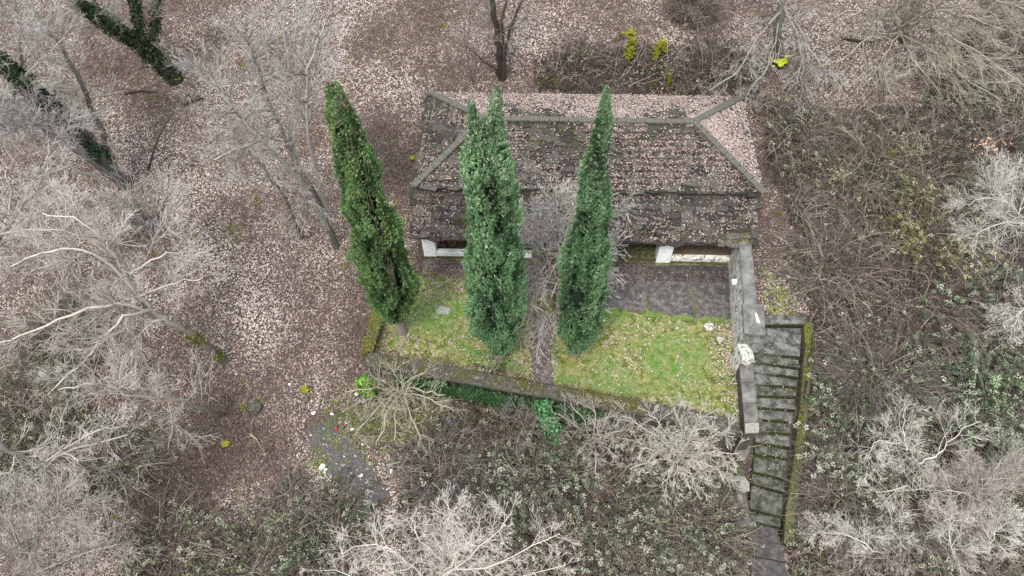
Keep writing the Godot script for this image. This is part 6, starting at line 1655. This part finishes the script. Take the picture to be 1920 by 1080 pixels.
	# fallen branches
	for e in [["dark forked fallen branch on leaves right of ivy trees", [Vector3(-18.48, 2.18, -26.64), Vector3(-17.70, 2.27, -26.71), Vector3(-16.85, 2.25, -26.57)], 0.05, Color(0.05, 0.038, 0.032)], ["dark fallen branch lying below the mossy ivy tree foot", [Vector3(-15.46, 2.09, -25.80), Vector3(-14.97, 2.20, -26.00), Vector3(-14.53, 2.23, -26.11)], 0.05, Color(0.055, 0.04, 0.035)], ["pale fallen pole on the roof's back edge", [Vector3(6.60, 2.98, -24.56), Vector3(7.14, 2.98, -24.43), Vector3(7.70, 3.00, -24.43)], 0.05, Color(0.30, 0.27, 0.23)], ["long dark fallen branch beneath the upper right tree", [Vector3(15.59, 3.97, -27.10), Vector3(16.31, 3.96, -26.92), Vector3(17.18, 3.88, -26.88)], 0.06, Color(0.07, 0.055, 0.045)], ["cut pale stick on the rust coloured leaves", [Vector3(-10.34, -1.08, -10.40), Vector3(-10.02, -1.12, -10.13)], 0.04, Color(0.45, 0.36, 0.25)], ["pale arching cane beside the tall wall's right side", [Vector3(11.16, 0.61, -16.40), Vector3(11.58, 0.90, -16.60), Vector3(12.00, 1.05, -16.70), Vector3(12.41, 1.34, -16.80)], 0.02, Color(0.5, 0.44, 0.34)]]:
		var mb := MB.new()
		var cv := spline(e[1], 4, 0.015)
		var rad := PackedFloat32Array()
		var rel := PackedVector3Array()
		for i in cv.size():
			rad.append(e[2] * (1.0 - 0.5 * i / cv.size()))
			rel.append(cv[i] - cv[0])
		mb.tube(rel, rad, 6, e[3], e[3])
		for k in 3:
			var i := 1 + rng.randi() % (rel.size() - 2)
			mb.tube(PackedVector3Array([rel[i], rel[i] + Vector3(rng.randfn() * 0.4, 0.08, rng.randfn() * 0.4)]), PackedFloat32Array([e[2] * 0.4, 0.006]), 4, e[3], e[3])
		var o := put("fallen_branch", mb.mesh(), M.bark)
		o.position = cv[0]
		tag(o, e[0], "branch")

var rocks_at := 0
var rocks := [Vector3(-10.22, -0.89, -11.39), Vector3(-8.31, -0.69, -11.95), Vector3(-8.21, -0.76, -11.59), Vector3(-12.81, -1.65, -8.84), Vector3(-11.29, -1.29, -10.09), Vector3(-11.92, -2.13, -6.79), Vector3(-4.39, 1.31, -22.59), Vector3(-14.64, 1.28, -22.64)]


func _ready() -> void:
	# ---- camera, sky, sun, exposure
	var cam := Camera3D.new()
	cam.name = "camera"
	cam.transform = Transform3D(Basis(Vector3(0.999677, -0.014239, 0.021064), Vector3(0.025425, 0.559861, -0.828197), Vector3(-0.000000, 0.828464, 0.560042)), Vector3(0, 24, 0))
	cam.fov = 45.75
	cam.far = 1500.0
	cam.near = 0.1
	add_child(cam)
	cam.current = true
	var sm := ProceduralSkyMaterial.new()
	sm.sky_top_color = Color(0.96, 0.98, 1.0)
	sm.sky_horizon_color = Color(0.62, 0.635, 0.65)
	sm.sky_curve = 0.6
	sm.ground_bottom_color = Color(0.25, 0.24, 0.22)
	sm.ground_horizon_color = Color(0.5, 0.5, 0.5)
	sm.energy_multiplier = 1.0
	var sky := Sky.new()
	sky.sky_material = sm
	var env := Environment.new()
	env.background_mode = Environment.BG_SKY
	env.sky = sky
	env.tonemap_mode = Environment.TONE_MAPPER_LINEAR
	env.tonemap_exposure = 2.55
	env.ambient_light_source = Environment.AMBIENT_SOURCE_SKY
	env.sdfgi_enabled = true
	env.ssao_enabled = true
	env.ssil_enabled = true
	var we := WorldEnvironment.new()
	we.name = "world_environment"
	we.environment = env
	add_child(we)
	var sun := DirectionalLight3D.new()
	sun.name = "sun"
	sun.light_energy = 0.45
	sun.light_color = Color(1.0, 0.97, 0.93)
	sun.light_angular_distance = 14.0
	sun.shadow_enabled = true
	sun.rotation_degrees = Vector3(-58, -28, 0)
	add_child(sun)

	rng.seed = 20240117
	noise_a.seed = 11
	noise_a.frequency = 0.03
	noise_a.fractal_octaves = 3
	noise_b.seed = 23
	noise_b.frequency = 0.06
	noise_b.fractal_octaves = 2
	make_plan()
	make_materials()
	M.sprig = sprig_mesh(7, 0.42, 5)
	M.ivy = sprig_mesh(9, 0.45, 6)
	M.moss_mesh = moss_mesh(9)
	build_heights()
	build_terrain()
	courtyard()
	church()
	walls()
	stairs()
	vegetation()
	fallen_leaves()
	court_cover()
	undergrowth()
	small_things()
